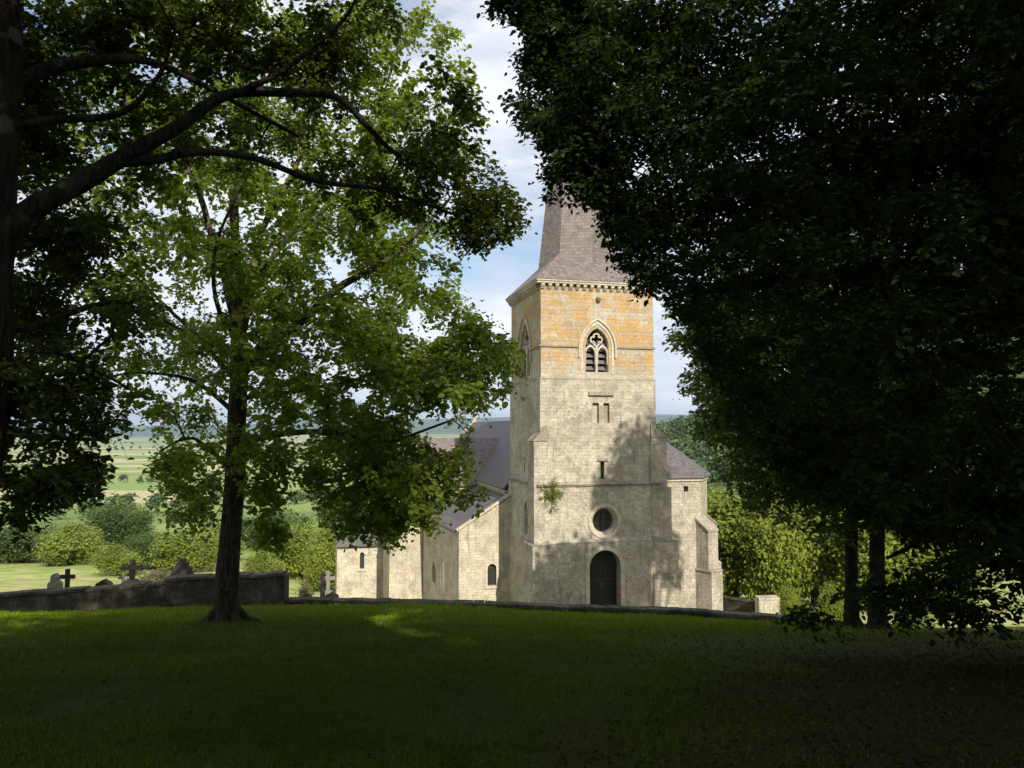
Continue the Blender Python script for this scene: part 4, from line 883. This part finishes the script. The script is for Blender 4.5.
bx_, by_, _ = proj(CB); CB = CB[~((bx_ > -60) & (by_ > -60) & (CB[:, 1] > 0) & (CB[:, 1] < 6.75+np.clip(bx_, 0, 600)/500*2.1) & (by_ < 300) & (bx_ < 420))]
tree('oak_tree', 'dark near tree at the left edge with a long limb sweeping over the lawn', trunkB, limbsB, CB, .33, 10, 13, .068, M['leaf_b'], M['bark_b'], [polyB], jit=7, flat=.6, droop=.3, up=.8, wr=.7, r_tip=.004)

# --- the big near beech that fills the right half
bx, by = 7.6, 6.4; g = gz(bx, by)
trunkC = [((bx, by, g-.15), .6), ((bx, by, g+.4), .42), ((bx, by, g+2), .36), ((bx, by, g+5), .32), ((bx-.1, by, g+8), .26), ((bx, by, g+11), .18), ((bx, by, g+14), .08)]
V3 = Vector
limbsC = [
 [(V3((bx, by, g+3.2)), .18), (V3((6.2, 7.2, 3.0)), .15), (V3((4.4, 8, 3.7)), .11), (V3((2.6, 8.6, 3.8)), .07), (V3((1.3, 9, 3.6)), .04)],
 [(V3((bx, by, g+2.4)), .15), (V3((6.5, 7.6, 1.4)), .12), (V3((5, 8.8, 1.7)), .08), (V3((3.6, 9.8, 1.9)), .05), (V3((2.2, 10.3, 1.8)), .025)],
 [(V3((bx, by, g+1.9)), .12), (V3((6.6, 7.5, -.1)), .09), (V3((5.4, 8.8, -.9)), .05), (V3((4.6, 9.6, -1.6)), .02)],
 [(V3((bx, by, g+4.5)), .18), (V3((6, 6.4, 5)), .14), (V3((3.5, 6, 5.8)), .09), (V3((1.2, 5, 6)), .05), (V3((-.5, 3, 6)), .02)],
 [(V3((bx, by, g+5.5)), .16), (V3((7, 4, 6)), .12), (V3((5, 1, 6.6)), .08), (V3((3, -2, 6.6)), .03)],
 [(V3((bx, by, g+6)), .16), (V3((6.5, 8, 7)), .12), (V3((5, 10, 8)), .07), (V3((3.5, 11, 8.4)), .03)],
 [(V3((bx, by, g+2.2)), .12), (V3((8.5, 8.5, 1)), .09), (V3((9, 11, 1)), .05), (V3((8.5, 13, .4)), .02)]]
polyC = [(560, -200), (556, -20), (560, 20), (556, 48), (542, 62), (522, 66), (508, 72), (506, 96), (514, 122), (528, 134), (540, 148), (538, 170), (545, 196), (560, 206), (580, 196), (600, 208), (606, 236), (614, 262), (632, 276), (642, 300), (656, 285), (668, 300), (676, 325), (700, 350), (716, 380), (742, 420), (770, 460), (800, 500), (850, 515), (900, 530), (925, 560), (960, 575), (1000, 580), (1100, 600), (1200, -200)]
polyC3 = [(772, 622), (800, 604), (835, 586), (870, 572), (930, 545), (1100, 560), (1100, 690), (1000, 680), (985, 662), (962, 672), (940, 655), (900, 648), (880, 636), (846, 646), (815, 638), (800, 624), (775, 628)]
polyC2 = [(474, -60), (520, -60), (556, -30), (562, 60), (548, 66), (520, 62), (536, 30), (500, 20), (482, 14)]
CC = crown_points([((7.6, 10.2, 5.2), (4.2, 2.2, 4.6)), ((6.2, 8.2, 3.4), (5.6, 3.6, 6.2)), ((3.6, 9.2, 4.2), (4.0, 2.0, 4.6)), ((6.2, 8.2, 0.0), (3.2, 2.6, 2.8)), ((8.0, 2.5, 5.4), (4.2, 5.5, 2.2)), ((1.8, 9.5, 3.2), (1.5, 1.4, 1.8))], 3600, [polyC, polyC2], gap=-.75, gs=.7, seed=2.2, dmin=.34, avoid_cam=4.2)
for P0 in ((690, 60, 10.5, .8, .6), (740, 110, 10.5, .8, .6), (790, 60, 10.3, .8, .6), (680, 140, 10.5, .7, .6), (750, 190, 10.5, .9, .6), (690, 210, 10.5, .6, .5), (640, 100, 10.3, .6, .6), (640, 30, 10.3, .6, .5), (860, 180, 10, .9, .7), (920, 120, 9.8, .9, .7), (900, 30, 9.8, .9, .7), (970, 200, 9.4, .8, .7), (620, 215, 9.4, .5, .5), (560, 110, 9.3, .6, .6), (640, 255, 9.6, .35, .5), (700, 370, 10.5, .4, .5), (520, 0, 9.3, .35, .2), (540, 45, 9.4, .25, .2), (578, 5, 9.6, .3, .3), (575, 40, 9.6, .3, .3), (580, 90, 9.8, .35, .4), (580, 150, 9.8, .35, .4), (600, 180, 9.8, .35, .3), (740, 420, 9.5, .5, .5), (800, 460, 9.5, .6, .5), (900, 500, 9, .8, .5), (1000, 520, 8.6, .7, .5)):
    CC = np.concatenate((CC, crown_points([(tuple(at(*P0[:3])), (P0[3], .6, P0[4]))], 26, [polyC, polyC2], gap=None, dmin=.20)))
for P0 in ((880, 596, 8.8, .7, .22, 12), (838, 622, 8.6, .35, .12, 6), (960, 610, 8.2, .6, .3, 14), (1000, 640, 7.8, .5, .3, 12), (910, 630, 8.6, .35, .2, 8), (955, 640, 8.2, .4, .15, 10), (1005, 650, 7.8, .4, .2, 12), (880, 625, 8.6, .3, .12, 6), (1000, 590, 8, .6, .3, 14), (935, 585, 8.6, .6, .3, 12), (800, 616, 8.5, .12, .05, 2)):
    CC = np.concatenate((CC, crown_points([(tuple(at(*P0[:3])), (P0[3], .5, P0[4]))], max(2, P0[5]//2), [polyC3], gap=None, dmin=.16)))
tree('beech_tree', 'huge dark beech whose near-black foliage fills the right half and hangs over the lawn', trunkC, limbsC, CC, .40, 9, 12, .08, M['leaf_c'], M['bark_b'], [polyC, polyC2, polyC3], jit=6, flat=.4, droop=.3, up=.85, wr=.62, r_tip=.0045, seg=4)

# --- two trees at the right edge of the lawn
def edge_tree(px, py, Y, hgt, r, label, ells, n, poly, seed, leaf='leaf_d', dm=.42, lean=0., mat='bark_b', name='beech_tree'):
    p = at(px, py, Y); g = gz(p.x, Y); x = p.x
    T = [((x, Y, g-.2), r*1.9), ((x, Y, g+.25), r*1.25), ((x+lean*.1, Y, g+1.2), r), ((x+lean*.4, Y, g+3.5), r*.9), ((x+lean*.7, Y, g+hgt*.5), r*.7), ((x+lean, Y, g+hgt*.8), r*.4), ((x+lean, Y, g+hgt), r*.12)]
    L = []
    rs = random.Random(seed)
    for k in range(11):
        a = k*2.4+seed; h = g+hgt*(.22+.06*k); l = hgt*(.36-.018*k); q = V3((x+lean*(h-g)/hgt, Y, h))
        e_ = q+V3((math.cos(a)*l, math.sin(a)*l, l*.12)); ex_, ey_, _ = proj([tuple(e_)])
        if not inpoly(ex_, ey_, poly)[0]: continue
        L.append([(q, r*.45), (q+V3((math.cos(a)*l*.35, math.sin(a)*l*.35, l*.18)), r*.32), (q+V3((math.cos(a)*l*.7, math.sin(a)*l*.7, l*.22)), r*.2), (q+V3((math.cos(a)*l, math.sin(a)*l, l*.12)), r*.07)])
    C = crown_points(ells, n, [poly], gap=-.1, gs=.4, seed=seed, dmin=dm)
    return tree(name, label, T, L, C, .52, 8, 9, .15, M[leaf], M[mat], [poly], jit=5, twigs=False, flat=.5, droop=.3, up=.8, wr=.65)
polyD = [(640, 60), (650, 270), (660, 300), (676, 322), (668, 345), (690, 352), (698, 366), (678, 380), (690, 402), (700, 418), (684, 434), (714, 440), (728, 452), (708, 474), (732, 488), (744, 510), (772, 515), (800, 540), (826, 545), (850, 556), (868, 556), (872, 530), (896, 530), (905, 560), (960, 575), (1100, 585), (1100, 60)]
edge_tree(879, 636, 18, 15, .17, 'slim dark trunked tree on the right lawn edge, right one of the pair', [((8.8, 18.5, 2.2), (4.4, 3.2, 5.2)), ((6.2, 18.4, .8), (2.4, 2.2, 3.2)), ((10.5, 17.8, -.6), (4.2, 2.4, 2.2))], 900, polyD, 3)
edge_tree(853, 632, 19.2, 13, .15, 'slim dark trunked tree on the right lawn edge, left one of the pair', [((7.4, 20.5, 1.4), (3.6, 2.6, 4.4)), ((5.9, 20.6, 2.2), (1.9, 1.8, 2.6))], 480, polyD, 7)

# --- woodland behind and beside the camera: it shades the lawn
def crown_proxy(seed, n=14000, R0=(3.9, 3.9, 5.2), L=.34, lob=16, spread=.62):
    r2 = np.random.default_rng(seed); cs = unit(r2.normal(size=(lob, 3)))*np.array(R0)*spread*r2.random((lob, 1))**.3; rs = r2.uniform(.22, .5, lob)*R0[0]
    k = r2.integers(0, lob, n); u = unit(r2.normal(size=(n, 3))); rad = r2.random((n, 1))**.35
    P = cs[k]+u*rs[k][:, None]*rad*np.array([1, 1, .85]); P = P+r2.normal(size=P.shape)*.06
    nm = u*.6+np.array([0, 0, .7])+r2.normal(size=P.shape)*.4; ax = np.cross(nm, r2.normal(size=P.shape))
    s = L*r2.uniform(.55, 1.25, n); V, Fc = leaf_arrays(P, ax, nm, s, s*.7)
    hue = np.clip(.5+.25*r2.normal(size=lob)[k]+.18*r2.normal(size=n), 0, 1)
    return V, Fc, np.repeat(hue, 6), cs
def proxy_tree(name, x, y, h, trunk_h, seed, sc, lmat, label, n=14000, L=.34, lob=16, R0=(3.9, 3.9, 5.2), group='woodland trees', proto=None):
    g = gz(x, y)
    if proto:
        r = proto.copy(); COL.objects.link(r); r.location = (x, y, g); r.rotation_euler = (0, 0, seed*1.7); r.scale = (sc, sc, sc*h)
        for ch in proto.children: c = ch.copy(); COL.objects.link(c); c.parent = r
        r['label'] = label; return r
    root = empty(name, (x, y, g)); root.scale = (sc, sc, sc*h)
    V, Fc, hue, cs = crown_proxy(seed, n, R0, L, lob); V = V+np.array([0, 0, trunk_h+R0[2]*.85])
    link_mesh('crown', V, Fc, np.full(len(Fc), 4), M[lmat], root, attr=hue)
    m = MB(); top_ = trunk_h+R0[2]*.8; rr = R0[0]*.07
    m.tube([(0, 0, -.4), (0, 0, .2), (.05, 0, top_*.5), (0, .1, top_)], [rr*1.6, rr*1.1, rr*.8, rr*.35], 10)
    m.build('trunk', M['bark_b'], root, uv=False, smooth=True)
    m = MB()
    for c in cs[:10]: m.tube([(0, 0, trunk_h*.9+R0[2]*.2*random.random()), tuple(np.array([c[0]*.5, c[1]*.5, (c[2]+trunk_h+R0[2]*.85)*.5+trunk_h*.45])), (c[0], c[1], c[2]+trunk_h+R0[2]*.85)], [rr*.45, rr*.3, rr*.1], 6)
    m.build('branches', M['bark_b'], root, uv=False, smooth=True)
    return tag(root, label, 'tree', group)
random.seed(5)
WT = [(1.5, -7.5, 1.1, .97), (9.5, -9.5, 1.15, 1.0), (-7, -8, 1.15, .95), (14.5, -1.5, 1.15, 1.0), (17.5, 8, 1.15, 1.05), (-13, 1, 1.1, 1.0), (19, -10, 1.2, 1.1), (5.5, -17, 1.3, 1.0), (-4, -16, 1.3, 1.0), (13.5, -19, 1.3, 1.1), (-12.8, 11, 1.1, .95), (13.6, 17.0, 1.05, 1.25), (-13, -14, 1.3, 1.0), (-16, 6, 1.1, 1.0)]
w0 = None
for i, (x, y, sc, h) in enumerate(WT):
    lab = 'broad woodland tree standing behind or beside the viewer, outside the picture, shading the lawn'
    r = proxy_tree('woodland_tree', x, y, h, 4.2, i if w0 else 2, sc, 'leaf_c', lab, n=15000, L=.42, proto=w0)
    w0 = w0 or r; r['group'] = 'woodland trees around the viewer'

tt_ = proxy_tree('woodland_tree', 19.0, 18.5, 1.84, 4.2, 8, 1.12, 'leaf_c', 'tall thin tree beyond the right picture edge, casting its shadow on the tower', n=6500, L=.34, lob=12, group='woodland trees around the viewer')

# --- sunlit trees right of the church and trees and bushes of the valley
protos = {}
def veg(kind, px, py, Y, wpx, hpx, label, name='tree', cat='tree', group='trees beyond the church', seed=1):
    """kind of leaf; foot at pixel (px,py) at depth Y, crown wpx wide and hpx high"""
    W2 = wpx/F*Y; H = hpx/F*Y; x = at(px, py, Y).x; g = gz(x, Y)
    key = (kind, seed % 3)
    if key not in protos:
        V, Fc, hue, cs = crown_proxy(30+seed, 16000, (.5, .5, .5), .042, 30, .86); V[:, 2] += .5
        me = link_mesh('crown', V, Fc, np.full(len(Fc), 4), M[kind], None, attr=hue)
        t = MB(); t.tube([(0, 0, -.1), (.01, 0, .3), (0, 0, .6)], [.045, .035, .02], 7)
        for c in cs[:7]: t.tube([(0, 0, .2), (c[0]*.5, c[1]*.5, .35+c[2]*.3), (c[0], c[1], .5+c[2])], [.02, .014, .005], 5)
        tt = t.build('trunk', M['bark_a'], None, uv=False, smooth=True)
        protos[key] = (me.data, tt.data); bpy.data.objects.remove(me); bpy.data.objects.remove(tt)
    zt = at(px, py-hpx, Y).z; H = max(zt-g, H*.6)
    root = empty(name, (x, Y, g)); root.rotation_euler = (0, 0, seed*2.1)
    for nme, me in zip(('crown', 'trunk'), protos[key]):
        o = bpy.data.objects.new(nme, me); COL.objects.link(o); o.parent = root
    root.scale = (W2, W2, H); return tag(root, label, cat, group)
veg('leaf_f', 735, 602, 64, 95, 120, 'bright sunlit tree directly right of the church annexe', seed=1)
veg('leaf_f', 772, 600, 60, 80, 110, 'sunlit tree in the middle of the row right of the church, over the block wall', seed=2)
veg('leaf_d', 705, 600, 78, 70, 100, 'tree half hidden behind the annexe buttresses', seed=3)
veg('leaf_f', 815, 605, 62, 90, 125, 'sunlit tree seen through the gap beside the two dark trunks', seed=4)
veg('leaf_f', 870, 612, 58, 100, 120, 'yellow-green tree glimpsed behind the two dark trunks', seed=5)
veg('leaf_f', 935, 615, 56, 100, 110, 'yellow-green tree glimpsed below the hanging beech leaves, far right', seed=6)
veg('leaf_f', 792, 607, 46, 30, 22, 'small green bush at the end of the sandy path', 'bush', 'bush', seed=2)
veg('leaf_f', 838, 610, 44, 34, 24, 'small green bush behind the low branches near the left dark trunk', 'bush', 'bush', seed=3)
veg('leaf_g', 915, 625, 40, 40, 20, 'pale bush seen low between the hanging leaves at right', 'bush', 'bush', seed=1)
random.seed(9)
vb = [(22, 575, 118, 80, 52, 'leaf_d', 'dark green valley tree at the far left beyond the meadow'), (70, 572, 112, 60, 50, 'leaf_f', 'dark valley bush behind the carved headstone'),
 (118, 572, 95, 46, 26, 'leaf_f', 'light bush behind the small gravestone'), (118, 560, 135, 60, 58, 'leaf_d', 'round dense valley tree above the big grave cross'),
 (95, 556, 150, 50, 30, 'leaf_f', 'yellow-green bush left of the round valley tree'), (150, 570, 105, 44, 40, 'leaf_d', 'dark bush right behind the big grave cross'),
 (185, 570, 100, 60, 42, 'leaf_f', 'bright bush behind the pinnacle gravestone'), (210, 566, 120, 60, 40, 'leaf_f', 'bright bush just left of the maple trunk'),
 (265, 585, 85, 40, 32, 'leaf_f', 'low bright bush over the end of the higher wall'), (300, 582, 100, 60, 62, 'leaf_f', 'bright green tree in the gap between maple and church'),
 (325, 588, 88, 46, 60, 'leaf_f', 'sunlit bush touching the chapel wall'), (345, 575, 130, 60, 85, 'leaf_d', 'tall green tree behind the chapel'), (280, 560, 150, 60, 50, 'leaf_d', 'green tree higher up the slope right of the maple trunk'),
 (240, 560, 160, 60, 40, 'leaf_d', 'green tree hidden behind the maple trunk')]
for i, (px, py, Y, w, h, k, lab) in enumerate(vb):
    veg(k, px, py, Y, w, h, lab, 'bush' if 'bush' in lab else 'tree', 'bush' if 'bush' in lab else 'tree', 'trees and bushes of the valley', seed=i+1)
veg('dry', 305, 601, 30, 26, 19, 'round tuft of dry pale grasses beside the low wall end', 'dry_bush', 'bush', seed=2)
veg('dry', 160, 583, 30, 40, 15, 'low brownish dry bush behind the wall between cross and pinnacle stone', 'dry_bush', 'bush', seed=3)
# shrub rooted in the tower front
def wall_plant():
    p = wor_of(*(lambda q: (q[0], -d2-.1))(fp(553, 497, -d2)), fp(553, 497, -d2)[1]); root = empty('wall_shrub', p)
    C = np.array([(rng.normal()*.32, -.12-abs(rng.normal())*.14, .35+rng.normal()*.5) for _ in range(46)])
    P, ax, nm, size, ids, d, ln = sprays(C, .2, 6, 7, .075, .9, .2, .6)
    V, Fc = leaf_arrays(P, ax, nm, size, size*.6); link_mesh('foliage', V, Fc, np.full(len(Fc), 4), M['leaf_f'], root, attr=np.repeat(rng.random(len(P)), 6))
    m = MB()
    for c in C: m.tube([(0, .1, -.1), (c[0]*.5, c[1]*.6, c[2]*.45), tuple(c)], [.02, .012, .005], 4)
    m.build('stems', M['bark_a'], root, uv=False)
    tag(root, 'straggly green shrub growing out of the ledge on the left of the tower front', 'shrub')
wall_plant()
# ------------------------------------------------------------------ far woods and hedgerows: nobody could count them
def far_wood(name, label, pts, hs, n_leaf, lmat):
    Vs = []; Fs = []; Hs = []; b = 0
    base = [crown_proxy(60+i, n_leaf, (.5, .5, .5), .17, 9) for i in range(4)]
    for i, ((x, y), h) in enumerate(zip(pts, hs)):
        V, Fc, hue, _ = base[i % 4]; a = random.random()*6.28; w = h*random.uniform(.8, 1.1)
        c, s = math.cos(a), math.sin(a); q = np.stack(((V[:, 0]*c-V[:, 1]*s)*w+x, (V[:, 0]*s+V[:, 1]*c)*w+y, (V[:, 2]+.42)*h+gz(x, y)), 1)
        Vs.append(q); Fs.append(Fc+b); Hs.append(np.clip(hue+random.uniform(-.25, .25), 0, 1)); b += len(V)
    Fc = np.concatenate(Fs); o = link_mesh(name, np.concatenate(Vs), Fc, np.full(len(Fc), 4), M[lmat], None, attr=np.concatenate(Hs)); tag(o, label, 'woodland', None, 'stuff')
random.seed(21); pts = []; hs = []
while len(pts) < 330:
    y = random.uniform(300, 760); u = random.uniform(.17, .36); pts.append((u*y, y)); hs.append(random.uniform(10, 16))
far_wood('hillside_wood', 'dense green woodland covering the hill right of the tower', pts, hs, 330, 'leaf_w')
pts = []; hs = []
for k in range(16):
    y0 = 190*math.exp(random.random()*2.6); x0 = random.uniform(-.75, -.02)*y0; a = random.choice((R(8), R(15), R(-6), R(75))); n = random.randint(7, 20); s = y0*.012+5
    for i in range(n):
        if random.random() < .8: pts.append((x0+math.cos(a)*i*s+random.gauss(0, 1.5), y0+math.sin(a)*i*s+random.gauss(0, 1.5))); hs.append(random.uniform(4, 9)+y0*.003)
far_wood('hedgerow', 'dark hedges and tree lines dividing the valley fields', pts, hs, 160, 'leaf_w')

# ------------------------------------------------------------------ grass on the lawn, weeds and litter under the trees
def lawn_cover():
    n = 330000
    Y = 2.6*np.exp(rng.random(n)*math.log(25.1/2.6)); u = rng.uniform(-.78, .78, n); X = u*Y*1.02
    Z = ground_z(X, Y); P = np.stack((X, Y, Z-.005), 1)
    m = .55*X-.30*Y+3.2*(.5+.4*nz3(P, .35))+1.1+.8*nz3(P, 2.)
    keep = rng.random(n) > np.clip((m-.4)/2.0, 0, .9); P = P[keep]; Y = Y[keep]; n = len(P)
    h = (.019+.0023*Y)*rng.uniform(.4, 1.6, n)*(1+.35*nz3(P, 1.2)+.45*nz3(P, 4.5)); w = .0035+.0011*Y
    a = rng.uniform(0, 6.28, n); s = np.stack((np.cos(a), np.sin(a), np.zeros(n)), 1)*w[:, None]*.5; ln = rng.normal(size=(n, 3))*np.array([.45, .45, 0]); ln[:, 2] = 1; tip = P+ln*h[:, None]
    V = np.stack((P-s, P+s, tip), 1).reshape(-1, 3); Fc = np.arange(3*n)
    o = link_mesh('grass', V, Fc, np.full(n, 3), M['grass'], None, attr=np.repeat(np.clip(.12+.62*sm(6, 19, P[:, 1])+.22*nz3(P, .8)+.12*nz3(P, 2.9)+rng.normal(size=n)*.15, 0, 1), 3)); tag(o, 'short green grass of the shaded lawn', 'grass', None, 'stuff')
    n = 30000; Y = 2.4*np.exp(rng.random(n)*math.log(20/2.4)); X = rng.uniform(-.78, .85, n)*Y; P = np.stack((X, Y, ground_z(X, Y)), 1)
    m = .55*X-.30*Y+3.2*(.5+.4*nz3(P, .35))+1.1; keep = rng.random(n) < np.clip((m+.2)/2.5, .06, .9); P = P[keep]; n = len(P); Y = Y[keep]
    P[:, 2] += rng.uniform(.01, .07, n); nm = rng.normal(size=(n, 3))*.35+np.array([0, 0, 1.]); ax = rng.normal(size=(n, 3)); ax[:, 2] *= .2; s = rng.uniform(.018, .05, n)
    V, Fc = leaf_arrays(P, ax, nm, s, s*.75); o = link_mesh('ground_cover', V, Fc, np.full(len(Fc), 4), M['weed'], None, attr=np.repeat(rng.random(n), 6)); tag(o, 'low dark weeds and ivy on the ground under the right-hand trees', 'weeds', None, 'stuff')
    n = 1100; Y = 2.4*np.exp(rng.random(n)*math.log(20/2.4)); X = rng.uniform(-.78, .85, n)*Y; P = np.stack((X, Y, ground_z(X, Y)+.02), 1); keep = rng.random(n) < np.clip((X/Y+.5)*.8, .05, 1); P = P[keep]; n = len(P)
    nm = rng.normal(size=(n, 3))*.5+np.array([0, 0, 1.]); ax = rng.normal(size=(n, 3)); ax[:, 2] *= .2; s = rng.uniform(.025, .055, n)
    V, Fc = leaf_arrays(P, ax, nm, s, s*.6); o = link_mesh('fallen_leaves', V, Fc, np.full(len(Fc), 4), M['litter'], None, attr=np.repeat(rng.random(n), 6)); tag(o, 'scattered dry fallen leaves on the ground', 'leaves', None, 'stuff')
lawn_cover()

# ------------------------------------------------------------------ the air over the valley
HAZE = True
if HAZE:
    o = MB().box(-16000, 16000, -200, 15500, -64, 260).build('haze', M['dark'], None, uv=False)
    q = NM('haze_air'); v = q.n('ShaderNodeVolumePrincipled', {'Color': c4(.62, .78, 1.0), 'Density': .00009, 'Anisotropy': .2})
    q.t.links.new(v.outputs[0], q.o.inputs[1]); o.data.materials[0] = q.m; tag(o, 'pale haze over the valley', 'haze', None, 'stuff')
